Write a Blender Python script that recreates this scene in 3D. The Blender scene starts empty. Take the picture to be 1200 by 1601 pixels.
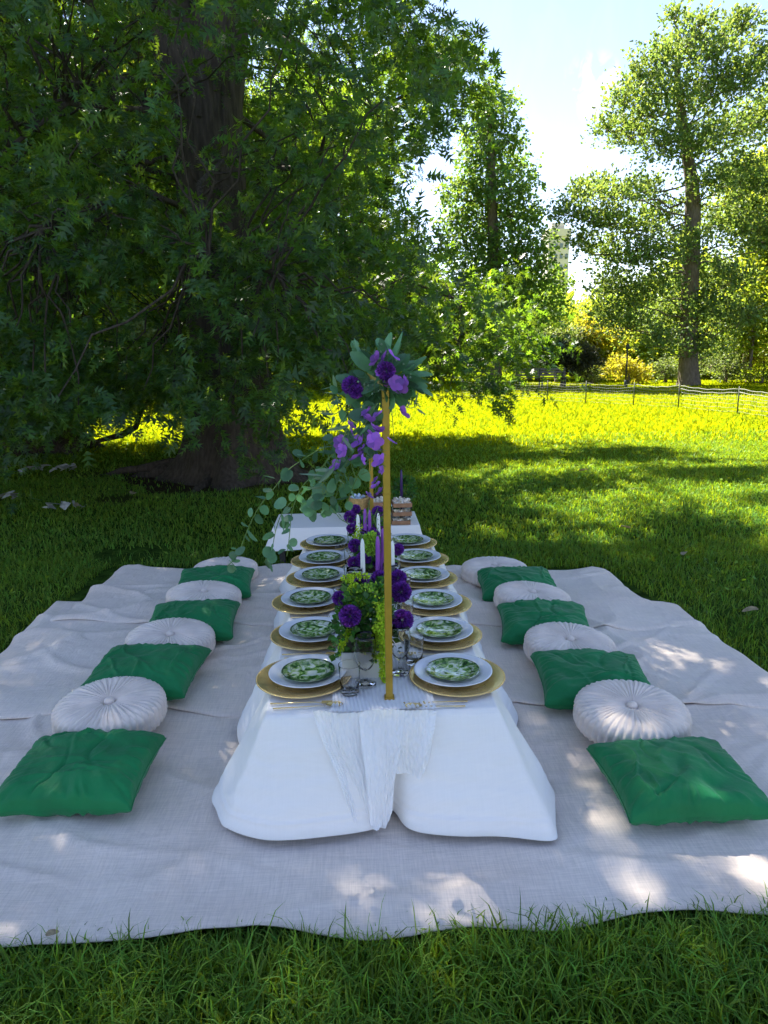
import bpy, math, random
import numpy as np
from mathutils import Vector, noise as mnoise
random.seed(7); rng = np.random.default_rng(11)
R = math.radians
C = bpy.context.scene.collection
scn = bpy.context.scene

# ------------------------------------------------------------------ camera
CAMH = 1.48; FPX = 1120.0
_ps, _p, _a = R(2.28), R(12.4), R(.8)
_f = np.array([math.sin(_ps)*math.cos(_p), math.cos(_ps)*math.cos(_p), -math.sin(_p)])
_r0 = np.array([math.cos(_ps), -math.sin(_ps), 0.]); _u0 = np.cross(_r0, _f)
_r = _r0*math.cos(_a)-_u0*math.sin(_a); _u = _u0*math.cos(_a)+_r0*math.sin(_a)
def ray(x, y): return _f+(x-600)/FPX*_r+(800.5-y)/FPX*_u
def G(x, y, z=0.):                     # point of the level plane z that the photo shows at x, y
    d = ray(x, y); return d*((z-CAMH)/d[2])+np.array([0, 0, CAMH])
def D(x, y, Y):                        # point at forward distance Y
    d = ray(x, y); return d*(Y/d[1])+np.array([0, 0, CAMH])
def proj(P):
    P = np.atleast_2d(P)-np.array([0, 0, CAMH]); w = P@_f; w = np.where(w > .05, w, np.nan)
    return 600+FPX*(P@_r)/w, 800.5-FPX*(P@_u)/w
cam_d = bpy.data.cameras.new('camera'); cam = bpy.data.objects.new('camera', cam_d); C.objects.link(cam)
cam_d.sensor_fit = 'VERTICAL'; cam_d.sensor_height = 36; cam_d.lens = FPX/1601*36
cam_d.clip_start = .05; cam_d.clip_end = 2000
from mathutils import Matrix
cam.matrix_world = Matrix(((_r[0], _u[0], -_f[0], 0), (_r[1], _u[1], -_f[1], 0), (_r[2], _u[2], -_f[2], CAMH), (0, 0, 0, 1)))
scn.camera = cam

# ------------------------------------------------------------------ sky, sun, exposure
SUN_AZ, SUN_EL = -27.0, 50.0           # degrees east of the table's direction, elevation
S = np.array([math.sin(R(SUN_AZ))*math.cos(R(SUN_EL)), math.cos(R(SUN_AZ))*math.cos(R(SUN_EL)), math.sin(R(SUN_EL))])
world = bpy.data.worlds.new('World'); scn.world = world; world.use_nodes = True
nt = world.node_tree; nt.nodes.clear()
wo = nt.nodes.new('ShaderNodeOutputWorld'); bg = nt.nodes.new('ShaderNodeBackground')
sky = nt.nodes.new('ShaderNodeTexSky'); sky.sky_type = 'NISHITA'; sky.sun_disc = False
sky.sun_elevation = R(SUN_EL); sky.sun_rotation = R(SUN_AZ); sky.air_density = 1.0; sky.dust_density = .1; sky.ozone_density = 3.5
bg.inputs[1].default_value = .056
tc = nt.nodes.new('ShaderNodeTexCoord')
cd = ray(925, 135); cd = cd/np.linalg.norm(cd)
dot = nt.nodes.new('ShaderNodeVectorMath'); dot.operation = 'DOT_PRODUCT'; dot.inputs[1].default_value = tuple(cd)
nt.links.new(tc.outputs['Generated'], dot.inputs[0])
mr = nt.nodes.new('ShaderNodeMapRange'); mr.inputs[1].default_value = math.cos(R(2.4)); mr.inputs[2].default_value = math.cos(R(.1))
mr.interpolation_type = 'SMOOTHERSTEP'; nt.links.new(dot.outputs['Value'], mr.inputs[0])
mp = nt.nodes.new('ShaderNodeMapping'); mp.inputs['Scale'].default_value = (26, 26, 9); mp.inputs['Rotation'].default_value = (.2, .5, .1)
nt.links.new(tc.outputs['Generated'], mp.inputs[0])
cn = nt.nodes.new('ShaderNodeTexNoise'); cn.inputs['Scale'].default_value = 1.4; cn.inputs['Detail'].default_value = 8; cn.inputs['Roughness'].default_value = .6
cn.inputs['Distortion'].default_value = .7; nt.links.new(mp.outputs[0], cn.inputs['Vector'])
cr = nt.nodes.new('ShaderNodeMapRange'); cr.inputs[1].default_value = .45; cr.inputs[2].default_value = .70; nt.links.new(cn.outputs['Fac'], cr.inputs[0])
thin = nt.nodes.new('ShaderNodeMath'); thin.operation = 'MULTIPLY_ADD'; thin.inputs[1].default_value = .9; thin.inputs[2].default_value = .03
nt.links.new(mr.outputs[0], thin.inputs[0])
mu = nt.nodes.new('ShaderNodeMath'); mu.operation = 'MULTIPLY'; mu.use_clamp = True
nt.links.new(thin.outputs[0], mu.inputs[0]); nt.links.new(cr.outputs[0], mu.inputs[1])
mx = nt.nodes.new('ShaderNodeMix'); mx.data_type = 'RGBA'; mx.inputs[7].default_value = (4.6, 5.3, 6.2, 1)
nt.links.new(mu.outputs[0], mx.inputs[0]); nt.links.new(sky.outputs[0], mx.inputs[6])
tint = nt.nodes.new('ShaderNodeMix'); tint.data_type = 'RGBA'; tint.blend_type = 'MULTIPLY'; tint.inputs[0].default_value = 1; tint.inputs[7].default_value = (1.12, .92, .88, 1)   # white balance of the daylight
nt.links.new(mx.outputs[2], tint.inputs[6]); nt.links.new(tint.outputs[2], bg.inputs[0]); nt.links.new(bg.outputs[0], wo.inputs[0])
sun_d = bpy.data.lights.new('sun', 'SUN'); sun_d.energy = 4.3; sun_d.angle = R(.6); sun_d.color = (1, .93, .80)
sun = bpy.data.objects.new('sun', sun_d); C.objects.link(sun)
sun.rotation_euler = Vector(S).to_track_quat('Z', 'Y').to_euler(); sun.location = (0, 0, 30)
scn.view_settings.view_transform = 'Standard'; scn.view_settings.look = 'None'
scn.view_settings.exposure = 2.72; scn.view_settings.gamma = 1; scn.view_settings.use_curve_mapping = False
scn.render.engine = 'CYCLES'; cy = scn.cycles
cy.use_denoising = True; cy.denoiser = 'OPENIMAGEDENOISE'; cy.max_bounces = 8; cy.diffuse_bounces = 4; cy.glossy_bounces = 3
cy.transmission_bounces = 7; cy.transparent_max_bounces = 10; cy.caustics_reflective = False; cy.caustics_refractive = False
cy.sample_clamp_indirect = 6; cy.use_adaptive_sampling = True; cy.adaptive_threshold = .02

# ------------------------------------------------------------------ helpers
def link(o): C.objects.link(o); return o
def tag(o, label=None, cat=None, group=None, kind=None):
    if label: o['label'] = label
    if cat: o['category'] = cat
    if group: o['group'] = group
    if kind: o['kind'] = kind
    return o
def empty(name, loc=(0, 0, 0), rz=0.): 
    o = bpy.data.objects.new(name, None); o.empty_display_size = .1; o.location = [float(v) for v in loc]; o.rotation_euler = (0, 0, rz); return link(o)
def npmesh(name, V, F, smooth=True):
    """V (n,3); F (m,3) or (m,4) array"""
    V = np.asarray(V, np.float32); F = np.asarray(F, np.int32); k = F.shape[1]
    me = bpy.data.meshes.new(name); me.vertices.add(len(V)); me.vertices.foreach_set('co', V.ravel())
    me.loops.add(F.size); me.loops.foreach_set('vertex_index', F.ravel())
    me.polygons.add(len(F)); me.polygons.foreach_set('loop_start', np.arange(0, F.size, k, dtype=np.int32))
    me.polygons.foreach_set('use_smooth', np.full(len(F), smooth)); me.update(calc_edges=True); me.validate(); return me
class MB:
    def __init__(s): s.v = []; s.f = []
    def add(s, V, F):
        b = len(s.v); s.v += [tuple(map(float, p)) for p in V]; s.f += [tuple(int(i)+b for i in f) for f in F]; return s
    def box(s, c, d, bev=0.):
        x, y, z = [q/2 for q in d]; 
        if not bev:
            V = [(c[0]+i*x, c[1]+j*y, c[2]+k*z) for i in (-1, 1) for j in (-1, 1) for k in (-1, 1)]
            return s.add(V, [(0, 1, 3, 2), (4, 6, 7, 5), (0, 4, 5, 1), (2, 3, 7, 6), (0, 2, 6, 4), (1, 5, 7, 3)])
        b = bev; rings = []
        for z0, ins in ((-z, b), (-z+b, 0), (z-b, 0), (z, b)):
            X, Y = x-ins, y-ins
            rings.append([(c[0]+px, c[1]+py, c[2]+z0) for px, py in ((X-b, -Y), (X, -Y+b), (X, Y-b), (X-b, Y), (-X+b, Y), (-X, Y-b), (-X, -Y+b), (-X+b, -Y))])
        V = sum(rings, []); F = [tuple(range(7, -1, -1)), tuple(range(24, 32))]
        for q in range(3):
            for i in range(8): F.append((q*8+i, q*8+(i+1) % 8, q*8+8+(i+1) % 8, q*8+8+i))
        return s.add(V, F)
    def tube(s, pts, rad, n=8, cap=True, flat=1.):
        P = [Vector(p) for p in pts]; m = len(P)
        if not hasattr(rad, '__len__'): rad = [rad]*m
        V = []; up = Vector((0, 0, 1)); prev = None
        for i in range(m):
            t = (P[min(i+1, m-1)]-P[max(i-1, 0)]).normalized()
            a = prev-t*prev.dot(t) if prev else (Vector((1, 0, 0)) if abs(t.x) < .9 else Vector((0, 1, 0)))
            a = (a-t*a.dot(t)).normalized(); b = t.cross(a); prev = a
            for k in range(n):
                th = 2*math.pi*k/n; V.append(P[i]+(a*math.cos(th)+b*math.sin(th)*flat)*rad[i])
        F = [(i*n+k, i*n+(k+1) % n, (i+1)*n+(k+1) % n, (i+1)*n+k) for i in range(m-1) for k in range(n)]
        if cap: F += [tuple(range(n-1, -1, -1)), tuple(range((m-1)*n, m*n))]
        return s.add(V, F)
    def lathe(s, prof, n=32, c=(0, 0, 0)):
        V = []; 
        for r_, z_ in prof:
            for k in range(n): th = 2*math.pi*k/n; V.append((c[0]+r_*math.cos(th), c[1]+r_*math.sin(th), c[2]+z_))
        m = len(prof)
        F = [(i*n+k, i*n+(k+1) % n, (i+1)*n+(k+1) % n, (i+1)*n+k) for i in range(m-1) for k in range(n)]
        return s.add(V, F)
    def mesh(s, name, smooth=True):
        me = bpy.data.meshes.new(name); me.from_pydata(s.v, [], s.f)
        me.polygons.foreach_set('use_smooth', [smooth]*len(me.polygons)); me.update(); return me
def obj(name, me, mat, parent=None, loc=(0, 0, 0), rot=(0, 0, 0), sc=(1, 1, 1)):
    if isinstance(me, MB): me = me.mesh(name)
    if mat and not me.materials: me.materials.append(mat)
    o = bpy.data.objects.new(name, me); link(o); o.parent = parent
    o.location = [float(v) for v in loc]; o.rotation_euler = [float(v) for v in rot]; o.scale = (sc,)*3 if not hasattr(sc, '__len__') else sc
    return o
def sharp(me, ang=35):
    try: me.set_sharp_from_angle(angle=R(ang))
    except Exception: pass
    return me
def grid_faces(nu, nv, wrap=False):
    i, j = np.meshgrid(np.arange(nu-1), np.arange(nv if wrap else nv-1), indexing='ij'); i = i.ravel(); j = j.ravel(); j2 = (j+1) % nv
    return np.stack([i*nv+j, (i+1)*nv+j, (i+1)*nv+j2, i*nv+j2], 1)
_NT = rng.random((6, 256, 256))
def vnoise(x, y, k=0):
    x = np.asarray(x, float); y = np.asarray(y, float)
    xi = np.floor(x).astype(int); yi = np.floor(y).astype(int); fx = x-xi; fy = y-yi; fx = fx*fx*(3-2*fx); fy = fy*fy*(3-2*fy); T = _NT[k]
    g = lambda a, b: T[a % 256, b % 256]
    return (g(xi, yi)*(1-fx)+g(xi+1, yi)*fx)*(1-fy)+(g(xi, yi+1)*(1-fx)+g(xi+1, yi+1)*fx)*fy
def fbm(x, y, k=0, o=4):
    s = 0; a = .5
    for i in range(o): s = s+a*(vnoise(x*2**i+i*17.3, y*2**i+i*9.1, (k+i) % 6)-.5); a *= .5
    return s

# ------------------------------------------------------------------ materials
def mat(name, col, rough=.6, metal=0., var=.0, vscale=4., col2=None, bump=0., bscale=40., bdet=4, trans=0., tcol=None, island=0., spec=.5, sheen=0., coat=0., stretch=None, glass=False, ior=1.45, alpha=1., hue_obj=0.):
    m = bpy.data.materials.new(name); m.use_nodes = True; n = m.node_tree; N = n.nodes; L = n.links; b = N['Principled BSDF']; out = N['Material Output']
    b.inputs['Base Color'].default_value = (*col, 1); b.inputs['Roughness'].default_value = rough; b.inputs['Metallic'].default_value = metal
    b.inputs['Specular IOR Level'].default_value = spec; b.inputs['Sheen Weight'].default_value = sheen; b.inputs['Coat Weight'].default_value = coat; b.inputs['Alpha'].default_value = alpha
    b.inputs['IOR'].default_value = ior
    if glass: b.inputs['Transmission Weight'].default_value = 1.
    t = N.new('ShaderNodeTexCoord'); vec = t.outputs['Object']
    if stretch: q = N.new('ShaderNodeMapping'); q.inputs['Scale'].default_value = stretch; L.new(vec, q.inputs[0]); vec = q.outputs[0]
    cur = None
    if var or col2:
        no = N.new('ShaderNodeTexNoise'); no.inputs['Scale'].default_value = vscale; no.inputs['Detail'].default_value = 5; L.new(vec, no.inputs['Vector'])
        c2 = col2 or tuple(min(1, c*(1+var)) for c in col); c1 = col if col2 else tuple(c*(1-var) for c in col)
        mrr = N.new('ShaderNodeMapRange'); mrr.inputs[1].default_value = .35; mrr.inputs[2].default_value = .65; L.new(no.outputs['Fac'], mrr.inputs[0])
        x = N.new('ShaderNodeMix'); x.data_type = 'RGBA'; x.inputs[6].default_value = (*c1, 1); x.inputs[7].default_value = (*c2, 1); L.new(mrr.outputs[0], x.inputs[0]); cur = x.outputs[2]
    if island:
        g = N.new('ShaderNodeNewGeometry'); hs = N.new('ShaderNodeHueSaturation')
        ma = N.new('ShaderNodeMapRange'); ma.inputs[3].default_value = 1-island; ma.inputs[4].default_value = 1+island; L.new(g.outputs['Random Per Island'], ma.inputs[0]); L.new(ma.outputs[0], hs.inputs['Value'])
        mh = N.new('ShaderNodeMapRange'); mh.inputs[3].default_value = .5-.05*island; mh.inputs[4].default_value = .5+.05*island
        fr = N.new('ShaderNodeMath'); fr.operation = 'MULTIPLY'; fr.inputs[1].default_value = 7.3; f2 = N.new('ShaderNodeMath'); f2.operation = 'FRACT'
        L.new(g.outputs['Random Per Island'], fr.inputs[0]); L.new(fr.outputs[0], f2.inputs[0]); L.new(f2.outputs[0], mh.inputs[0]); L.new(mh.outputs[0], hs.inputs['Hue'])
        if cur: L.new(cur, hs.inputs['Color'])
        else: hs.inputs['Color'].default_value = (*col, 1)
        cur = hs.outputs[0]
    if hue_obj:
        oi = N.new('ShaderNodeObjectInfo'); hs = N.new('ShaderNodeHueSaturation'); ma = N.new('ShaderNodeMapRange'); ma.inputs[3].default_value = 1-hue_obj; ma.inputs[4].default_value = 1+hue_obj
        L.new(oi.outputs['Random'], ma.inputs[0]); L.new(ma.outputs[0], hs.inputs['Value'])
        if cur: L.new(cur, hs.inputs['Color'])
        else: hs.inputs['Color'].default_value = (*col, 1)
        cur = hs.outputs[0]
    if cur: L.new(cur, b.inputs['Base Color'])
    if bump:
        nb = N.new('ShaderNodeTexNoise'); nb.inputs['Scale'].default_value = bscale; nb.inputs['Detail'].default_value = bdet; L.new(vec, nb.inputs['Vector'])
        bp = N.new('ShaderNodeBump'); bp.inputs['Strength'].default_value = 1; bp.inputs['Distance'].default_value = bump; L.new(nb.outputs['Fac'], bp.inputs['Height']); L.new(bp.outputs[0], b.inputs['Normal'])
    if trans:
        tr = N.new('ShaderNodeBsdfTranslucent'); 
        if tcol: 
            if cur:
                mm = N.new('ShaderNodeMix'); mm.data_type = 'RGBA'; mm.blend_type = 'MULTIPLY'; mm.inputs[0].default_value = 1
                k = [tcol[i]/max(col[i], .001) for i in range(3)]; L.new(cur, mm.inputs[6]); mm.inputs[7].default_value = (*k, 1); L.new(mm.outputs[2], tr.inputs[0])
            else: tr.inputs[0].default_value = (*tcol, 1)
        elif cur: L.new(cur, tr.inputs[0])
        else: tr.inputs[0].default_value = (*col, 1)
        ms = N.new('ShaderNodeMixShader'); ms.inputs[0].default_value = trans; L.new(b.outputs[0], ms.inputs[1]); L.new(tr.outputs[0], ms.inputs[2]); L.new(ms.outputs[0], out.inputs[0])
    return m
def cloth_mat(name, col, col2, weave=900, wb=.0006, cr=.004, rough=.85, trans=0., slub=.14):
    m = mat(name, col, rough=rough, col2=col2, vscale=2.2, spec=.2, sheen=.15, trans=trans); n = m.node_tree; N = n.nodes; L = n.links; b = N['Principled BSDF']
    t = N.new('ShaderNodeTexCoord'); prev = None
    for dr in ('X', 'Y'):
        w = N.new('ShaderNodeTexWave'); w.wave_type = 'BANDS'; w.bands_direction = dr; w.inputs['Scale'].default_value = weave/6.28; w.inputs['Distortion'].default_value = 2.5; w.inputs['Detail'].default_value = 2; w.inputs['Detail Scale'].default_value = .25
        L.new(t.outputs['Object'], w.inputs['Vector'])
        if prev: a = N.new('ShaderNodeMath'); a.operation = 'ADD'; L.new(prev, a.inputs[0]); L.new(w.outputs['Fac'], a.inputs[1]); prev = a.outputs[0]
        else: prev = w.outputs['Fac']
    bp = N.new('ShaderNodeBump'); bp.inputs['Distance'].default_value = wb; bp.inputs['Strength'].default_value = .7; L.new(prev, bp.inputs['Height'])
    no = N.new('ShaderNodeTexNoise'); no.inputs['Scale'].default_value = 9; no.inputs['Detail'].default_value = 6; no.inputs['Distortion'].default_value = .6; L.new(t.outputs['Object'], no.inputs['Vector'])
    b2 = N.new('ShaderNodeBump'); b2.inputs['Distance'].default_value = cr; b2.inputs['Strength'].default_value = .8; L.new(no.outputs['Fac'], b2.inputs['Height']); L.new(bp.outputs[0], b2.inputs['Normal']); L.new(b2.outputs[0], b.inputs['Normal'])
    # thread streaks: fine slubs along both directions
    cur = b.inputs['Base Color'].links[0].from_socket
    for sc_ in ((260, 14, 14), (14, 260, 14)):
        q = N.new('ShaderNodeMapping'); q.inputs['Scale'].default_value = sc_; L.new(t.outputs['Object'], q.inputs[0])
        ns = N.new('ShaderNodeTexNoise'); ns.inputs['Scale'].default_value = 1.; ns.inputs['Detail'].default_value = 2; L.new(q.outputs[0], ns.inputs['Vector'])
        mr_ = N.new('ShaderNodeMapRange'); mr_.inputs[1].default_value = .3; mr_.inputs[2].default_value = .7; mr_.inputs[3].default_value = 1-slub; mr_.inputs[4].default_value = 1+slub*.7; L.new(ns.outputs['Fac'], mr_.inputs[0])
        x = N.new('ShaderNodeMix'); x.data_type = 'RGBA'; x.blend_type = 'MULTIPLY'; x.inputs[0].default_value = 1; L.new(cur, x.inputs[6]); L.new(mr_.outputs[0], x.inputs[7]); cur = x.outputs[2]
    L.new(cur, b.inputs['Base Color'])
    return m
M = {}
M['linen'] = cloth_mat('linen', (.80, .68, .585), (.85, .745, .65), weave=1500, wb=.0004, cr=.016, slub=.085)
M['white_cloth'] = cloth_mat('white_cloth', (.86, .83, .785), (.87, .845, .80), weave=2600, wb=.00005, cr=.004, rough=.7, slub=.012)
M['gauze'] = mat('gauze', (.97, .96, .95), rough=.9, bump=.004, bscale=45, trans=.2, tcol=(.95, .95, .95), alpha=.88, spec=.1, stretch=(3, .6, .6))
M['green_fabric'] = mat('green_fabric', (.004, .17, .052), rough=.62, var=.12, vscale=7, bump=.012, bscale=11, bdet=5, sheen=.1, spec=.3)
M['cream_velvet'] = mat('cream_velvet', (.74, .635, .55), rough=.9, var=.08, vscale=12, bump=.001, bscale=120, sheen=.5, spec=.15)
M['ceramic'] = mat('ceramic', (.80, .80, .82), rough=.16, coat=.3)
M['gold'] = mat('gold', (.88, .64, .27), rough=.27, metal=.65, var=.12, vscale=30)
M['gold_flat'] = mat('gold_flat', (.40, .26, .035), rough=.42, metal=.35, var=.08, vscale=20)
M['glass'] = mat('glass', (1, 1, 1), rough=.0, glass=True, ior=1.3)
M['purple_petal'] = mat('purple_petal', (.17, .035, .33), rough=.7, island=.6, trans=.25, tcol=(.3, .06, .5))
M['violet_petal'] = mat('violet_petal', (.33, .12, .58), rough=.6, island=.4, trans=.35, tcol=(.5, .2, .8), hue_obj=.4)
M['lilac_petal'] = mat('lilac_petal', (.42, .34, .62), rough=.6, trans=.4, tcol=(.5, .42, .7))
M['amaranth'] = mat('amaranth', (.45, .62, .03), rough=.8, island=.35, trans=.3, tcol=(.5, .7, .03))
M['hydrangea'] = mat('hydrangea', (.30, .50, .05), rough=.7, island=.45, trans=.35, tcol=(.35, .6, .05))
M['moss_leaf'] = mat('moss_leaf', (.05, .14, .025), rough=.5, island=.5, trans=.3, tcol=(.1, .3, .03))
M['euc'] = mat('eucalyptus_leaf', (.12, .25, .14), rough=.5, hue_obj=.4, trans=.35, tcol=(.13, .34, .13), var=.12, vscale=30)
M['euc_dusty'] = mat('dusty_leaf', (.20, .29, .20), rough=.6, hue_obj=.3, trans=.3, tcol=(.2, .35, .2))
M['stem'] = mat('stem', (.16, .26, .07), rough=.6)
M['wax_white'] = mat('wax_white', (.80, .82, .80), rough=.4)
M['wax_purple'] = mat('wax_purple', (.27, .07, .42), rough=.35)
M['wax_dark'] = mat('wax_dark', (.06, .03, .12), rough=.4)
M['planter'] = mat('planter', (.62, .62, .58), rough=.7, var=.05, bump=.001, bscale=60)
M['wood'] = mat('wood', (.22, .13, .06), rough=.7, var=.3, vscale=8, stretch=(1, 8, 8), bump=.002)
M['oldwood'] = mat('weathered_wood', (.12, .11, .10), rough=.85, var=.3, vscale=6, bump=.004)
M['wicker'] = mat('wicker', (.50, .32, .11), rough=.6, var=.25, vscale=60, bump=.003, bscale=160)
M['kraft'] = mat('kraft', (.36, .19, .10), rough=.8, var=.15, vscale=20)
M['crumb'] = mat('crumb', (.55, .44, .30), rough=.8, col2=(.8, .76, .70), vscale=60, bump=.004, bscale=90, island=.3)
M['wrap'] = mat('wrapped_sweet', (.50, .60, .72), rough=.35, hue_obj=.2)
M['choc'] = mat('choc', (.05, .02, .015), rough=.5)
M['bark'] = mat('bark', (.035, .026, .020), rough=.95, col2=(.075, .058, .046), vscale=5, stretch=(6, 6, .9), bump=.035, bscale=5, bdet=8)
M['bark_light'] = mat('bark_light', (.10, .075, .055), rough=.95, col2=(.17, .14, .11), vscale=5, stretch=(5, 5, 1), bump=.03, bscale=6)
M['oak_leaf'] = mat('oak_leaf', (.030, .080, .028), rough=.42, island=.45, trans=.42, tcol=(.22, .38, .015), spec=.5)
def far_leaf(n, c, t, tr=.45): return mat(n, c, rough=.55, island=.4, trans=tr, tcol=t, spec=.35)
M['elm_leaf'] = far_leaf('elm_leaf', (.09, .16, .06), (.27, .37, .05), .42)
M['ginkgo_leaf'] = far_leaf('ginkgo_leaf', (.08, .165, .04), (.26, .40, .04))
M['lime_leaf'] = far_leaf('lime_leaf', (.13, .20, .02), (.42, .50, .03), .48)
M['gold_leaf'] = far_leaf('gold_leaf', (.24, .23, .03), (.58, .52, .03), .5)
M['dark_leaf'] = far_leaf('dark_leaf', (.05, .055, .03), (.09, .10, .03), .3)
M['shrub_leaf'] = far_leaf('shrub_leaf', (.13, .17, .07), (.25, .32, .06), .4)
M['grass'] = mat('grass_blade', (.11, .245, .045), rough=.5, island=.5, col2=(.14, .265, .032), vscale=.9, trans=.42, tcol=(.24, .36, .008), spec=.15)
M['grass_far'] = mat('grass_blade_far', (.12, .17, .004), rough=.8, island=.25, col2=(.15, .20, .004), vscale=.35, trans=.45, tcol=(.42, .46, .004), spec=.04)
M['tower'] = mat('tower_stone', (.55, .52, .46), rough=.8, var=.08, vscale=.2)
M['tower_glass'] = mat('tower_glass', (.12, .16, .2), rough=.2)
M['steel'] = mat('dark_post', (.03, .04, .03), rough=.6)
M['netting'] = mat('netting', (.20, .21, .18), rough=.7, alpha=1)
M['dry_leaf'] = mat('dry_leaf', (.34, .27, .16), rough=.8, var=.3, vscale=30, trans=.2)
M['pale_litter'] = mat('pale_litter', (.36, .36, .34), rough=.7, var=.2, vscale=30)
M['dirt'] = mat('dirt', (.10, .075, .05), rough=1, var=.35, vscale=12, bump=.02, bscale=25)

def plate_mat():
    m = bpy.data.materials.new('leaf_print_plate'); m.use_nodes = True; n = m.node_tree; N = n.nodes; L = n.links; b = N['Principled BSDF']
    b.inputs['Roughness'].default_value = .06; b.inputs['Coat Weight'].default_value = .8; b.inputs['Coat Roughness'].default_value = .03
    t = N.new('ShaderNodeTexCoord'); oi = N.new('ShaderNodeObjectInfo'); va = N.new('ShaderNodeVectorMath'); va.operation = 'ADD'
    mulr = N.new('ShaderNodeMath'); mulr.operation = 'MULTIPLY'; mulr.inputs[1].default_value = 9; L.new(oi.outputs['Random'], mulr.inputs[0])
    L.new(t.outputs['Object'], va.inputs[0]); L.new(mulr.outputs[0], va.inputs[1])
    vo = N.new('ShaderNodeTexNoise'); vo.inputs['Scale'].default_value = 26; vo.inputs['Detail'].default_value = 3; vo.inputs['Distortion'].default_value = 1.6; L.new(va.outputs[0], vo.inputs['Vector'])
    cr_ = N.new('ShaderNodeValToRGB'); e = cr_.color_ramp.elements; e[0].position = .36; e[0].color = (.02, .07, .02, 1); e[1].position = .62; e[1].color = (.80, .84, .72, 1)  # green leaf print; its pale tones also paint in the reflected sky
    for p_, c_ in ((.42, (.07, .20, .04, 1)), (.48, (.22, .40, .09, 1)), (.54, (.52, .62, .32, 1))): q = e.new(p_); q.color = c_
    L.new(vo.outputs['Fac'], cr_.inputs[0])
    # rim band: greyer, with dark lines at its edges
    ln = N.new('ShaderNodeVectorMath'); ln.operation = 'LENGTH'; sx = N.new('ShaderNodeVectorMath'); sx.operation = 'MULTIPLY'; sx.inputs[1].default_value = (1, 1, 0); L.new(t.outputs['Object'], sx.inputs[0]); L.new(sx.outputs[0], ln.inputs[0])
    rr = N.new('ShaderNodeValToRGB'); rr.color_ramp.interpolation = 'LINEAR'; e = rr.color_ramp.elements; e[0].position = 0; e[0].color = (0, 0, 0, 1); e[1].position = 1; e[1].color = (.55,)*3+(1,)
    for p_, v in ((.66, 0), (.68, 1), (.70, .35), (.93, .35), (.945, 1), (.97, 1), (.98, 0.)): q = e.new(p_); q.color = (v, v, v, 1)
    sc_ = N.new('ShaderNodeMath'); sc_.operation = 'DIVIDE'; sc_.inputs[1].default_value = .0925; L.new(ln.outputs['Value'], sc_.inputs[0]); L.new(sc_.outputs[0], rr.inputs[0])
    x = N.new('ShaderNodeMix'); x.data_type = 'RGBA'; x.inputs[7].default_value = (.02, .05, .04, 1); L.new(rr.outputs[0], x.inputs[0]); L.new(cr_.outputs[0], x.inputs[6]); L.new(x.outputs[2], b.inputs['Base Color'])
    return m
M['leaf_plate'] = plate_mat()

def ground_mat():
    m = bpy.data.materials.new('lawn_soil'); m.use_nodes = True; n = m.node_tree; N = n.nodes; L = n.links; b = N['Principled BSDF']; b.inputs['Roughness'].default_value = 1; b.inputs['Specular IOR Level'].default_value = .0
    t = N.new('ShaderNodeTexCoord')
    def nz(s, d=5): q = N.new('ShaderNodeTexNoise'); q.inputs['Scale'].default_value = s; q.inputs['Detail'].default_value = d; L.new(t.outputs['Object'], q.inputs['Vector']); return q.outputs['Fac']
    def mix(f, a, c):
        x = N.new('ShaderNodeMix'); x.data_type = 'RGBA'; L.new(f, x.inputs[0])
        for i, v in ((6, a), (7, c)):
            if isinstance(v, tuple): x.inputs[i].default_value = (*v, 1)
            else: L.new(v, x.inputs[i])
        return x.outputs[2]
    def rng_(f, a, c): q = N.new('ShaderNodeMapRange'); q.inputs[1].default_value = a; q.inputs[2].default_value = c; L.new(f, q.inputs[0]); return q.outputs[0]
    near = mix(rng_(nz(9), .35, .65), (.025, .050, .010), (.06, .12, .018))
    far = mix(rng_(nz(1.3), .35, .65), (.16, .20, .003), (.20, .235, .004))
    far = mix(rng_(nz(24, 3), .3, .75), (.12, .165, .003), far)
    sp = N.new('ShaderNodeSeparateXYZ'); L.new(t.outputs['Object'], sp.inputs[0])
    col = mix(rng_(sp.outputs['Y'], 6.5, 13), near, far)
    # bare earth round the two big trunks
    for c, r1, r2 in (((-1.9, 9.1), .9, 2.3), ((-6.6, 12.3), .9, 2.4)):
        dv = N.new('ShaderNodeVectorMath'); dv.operation = 'DISTANCE'; dv.inputs[1].default_value = (*c, 0); L.new(t.outputs['Object'], dv.inputs[0])
        ad = N.new('ShaderNodeMath'); ad.operation = 'MULTIPLY_ADD'; ad.inputs[1].default_value = 1.4; L.new(nz(2.2), ad.inputs[0]); L.new(dv.outputs['Value'], ad.inputs[2])
        col = mix(rng_(ad.outputs[0], r1+.7, r2+.7), (.060, .042, .028), col)
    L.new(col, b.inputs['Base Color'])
    bp = N.new('ShaderNodeBump'); bp.inputs['Distance'].default_value = .05; L.new(nz(30, 6), bp.inputs['Height']); L.new(bp.outputs[0], b.inputs['Normal'])
    return m
M['lawn'] = ground_mat()

# ------------------------------------------------------------------ ground
def ground_z(x, y): return 0.0*np.asarray(x)
gx = np.concatenate([[-900, -200, -80], np.linspace(-40, 40, 41), [80, 200, 900]]); gy = np.concatenate([[-900, -100, -30], np.linspace(-10, 60, 36), [100, 300, 900]])
X, Y = np.meshgrid(gx, gy, indexing='ij')
g = obj('lawn_ground', npmesh('lawn_ground', np.stack([X.ravel(), Y.ravel(), 0*X.ravel()], 1), grid_faces(len(gx), len(gy))), M['lawn']); tag(g, 'wide mown park lawn under the picnic and trees', kind='structure')

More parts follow.
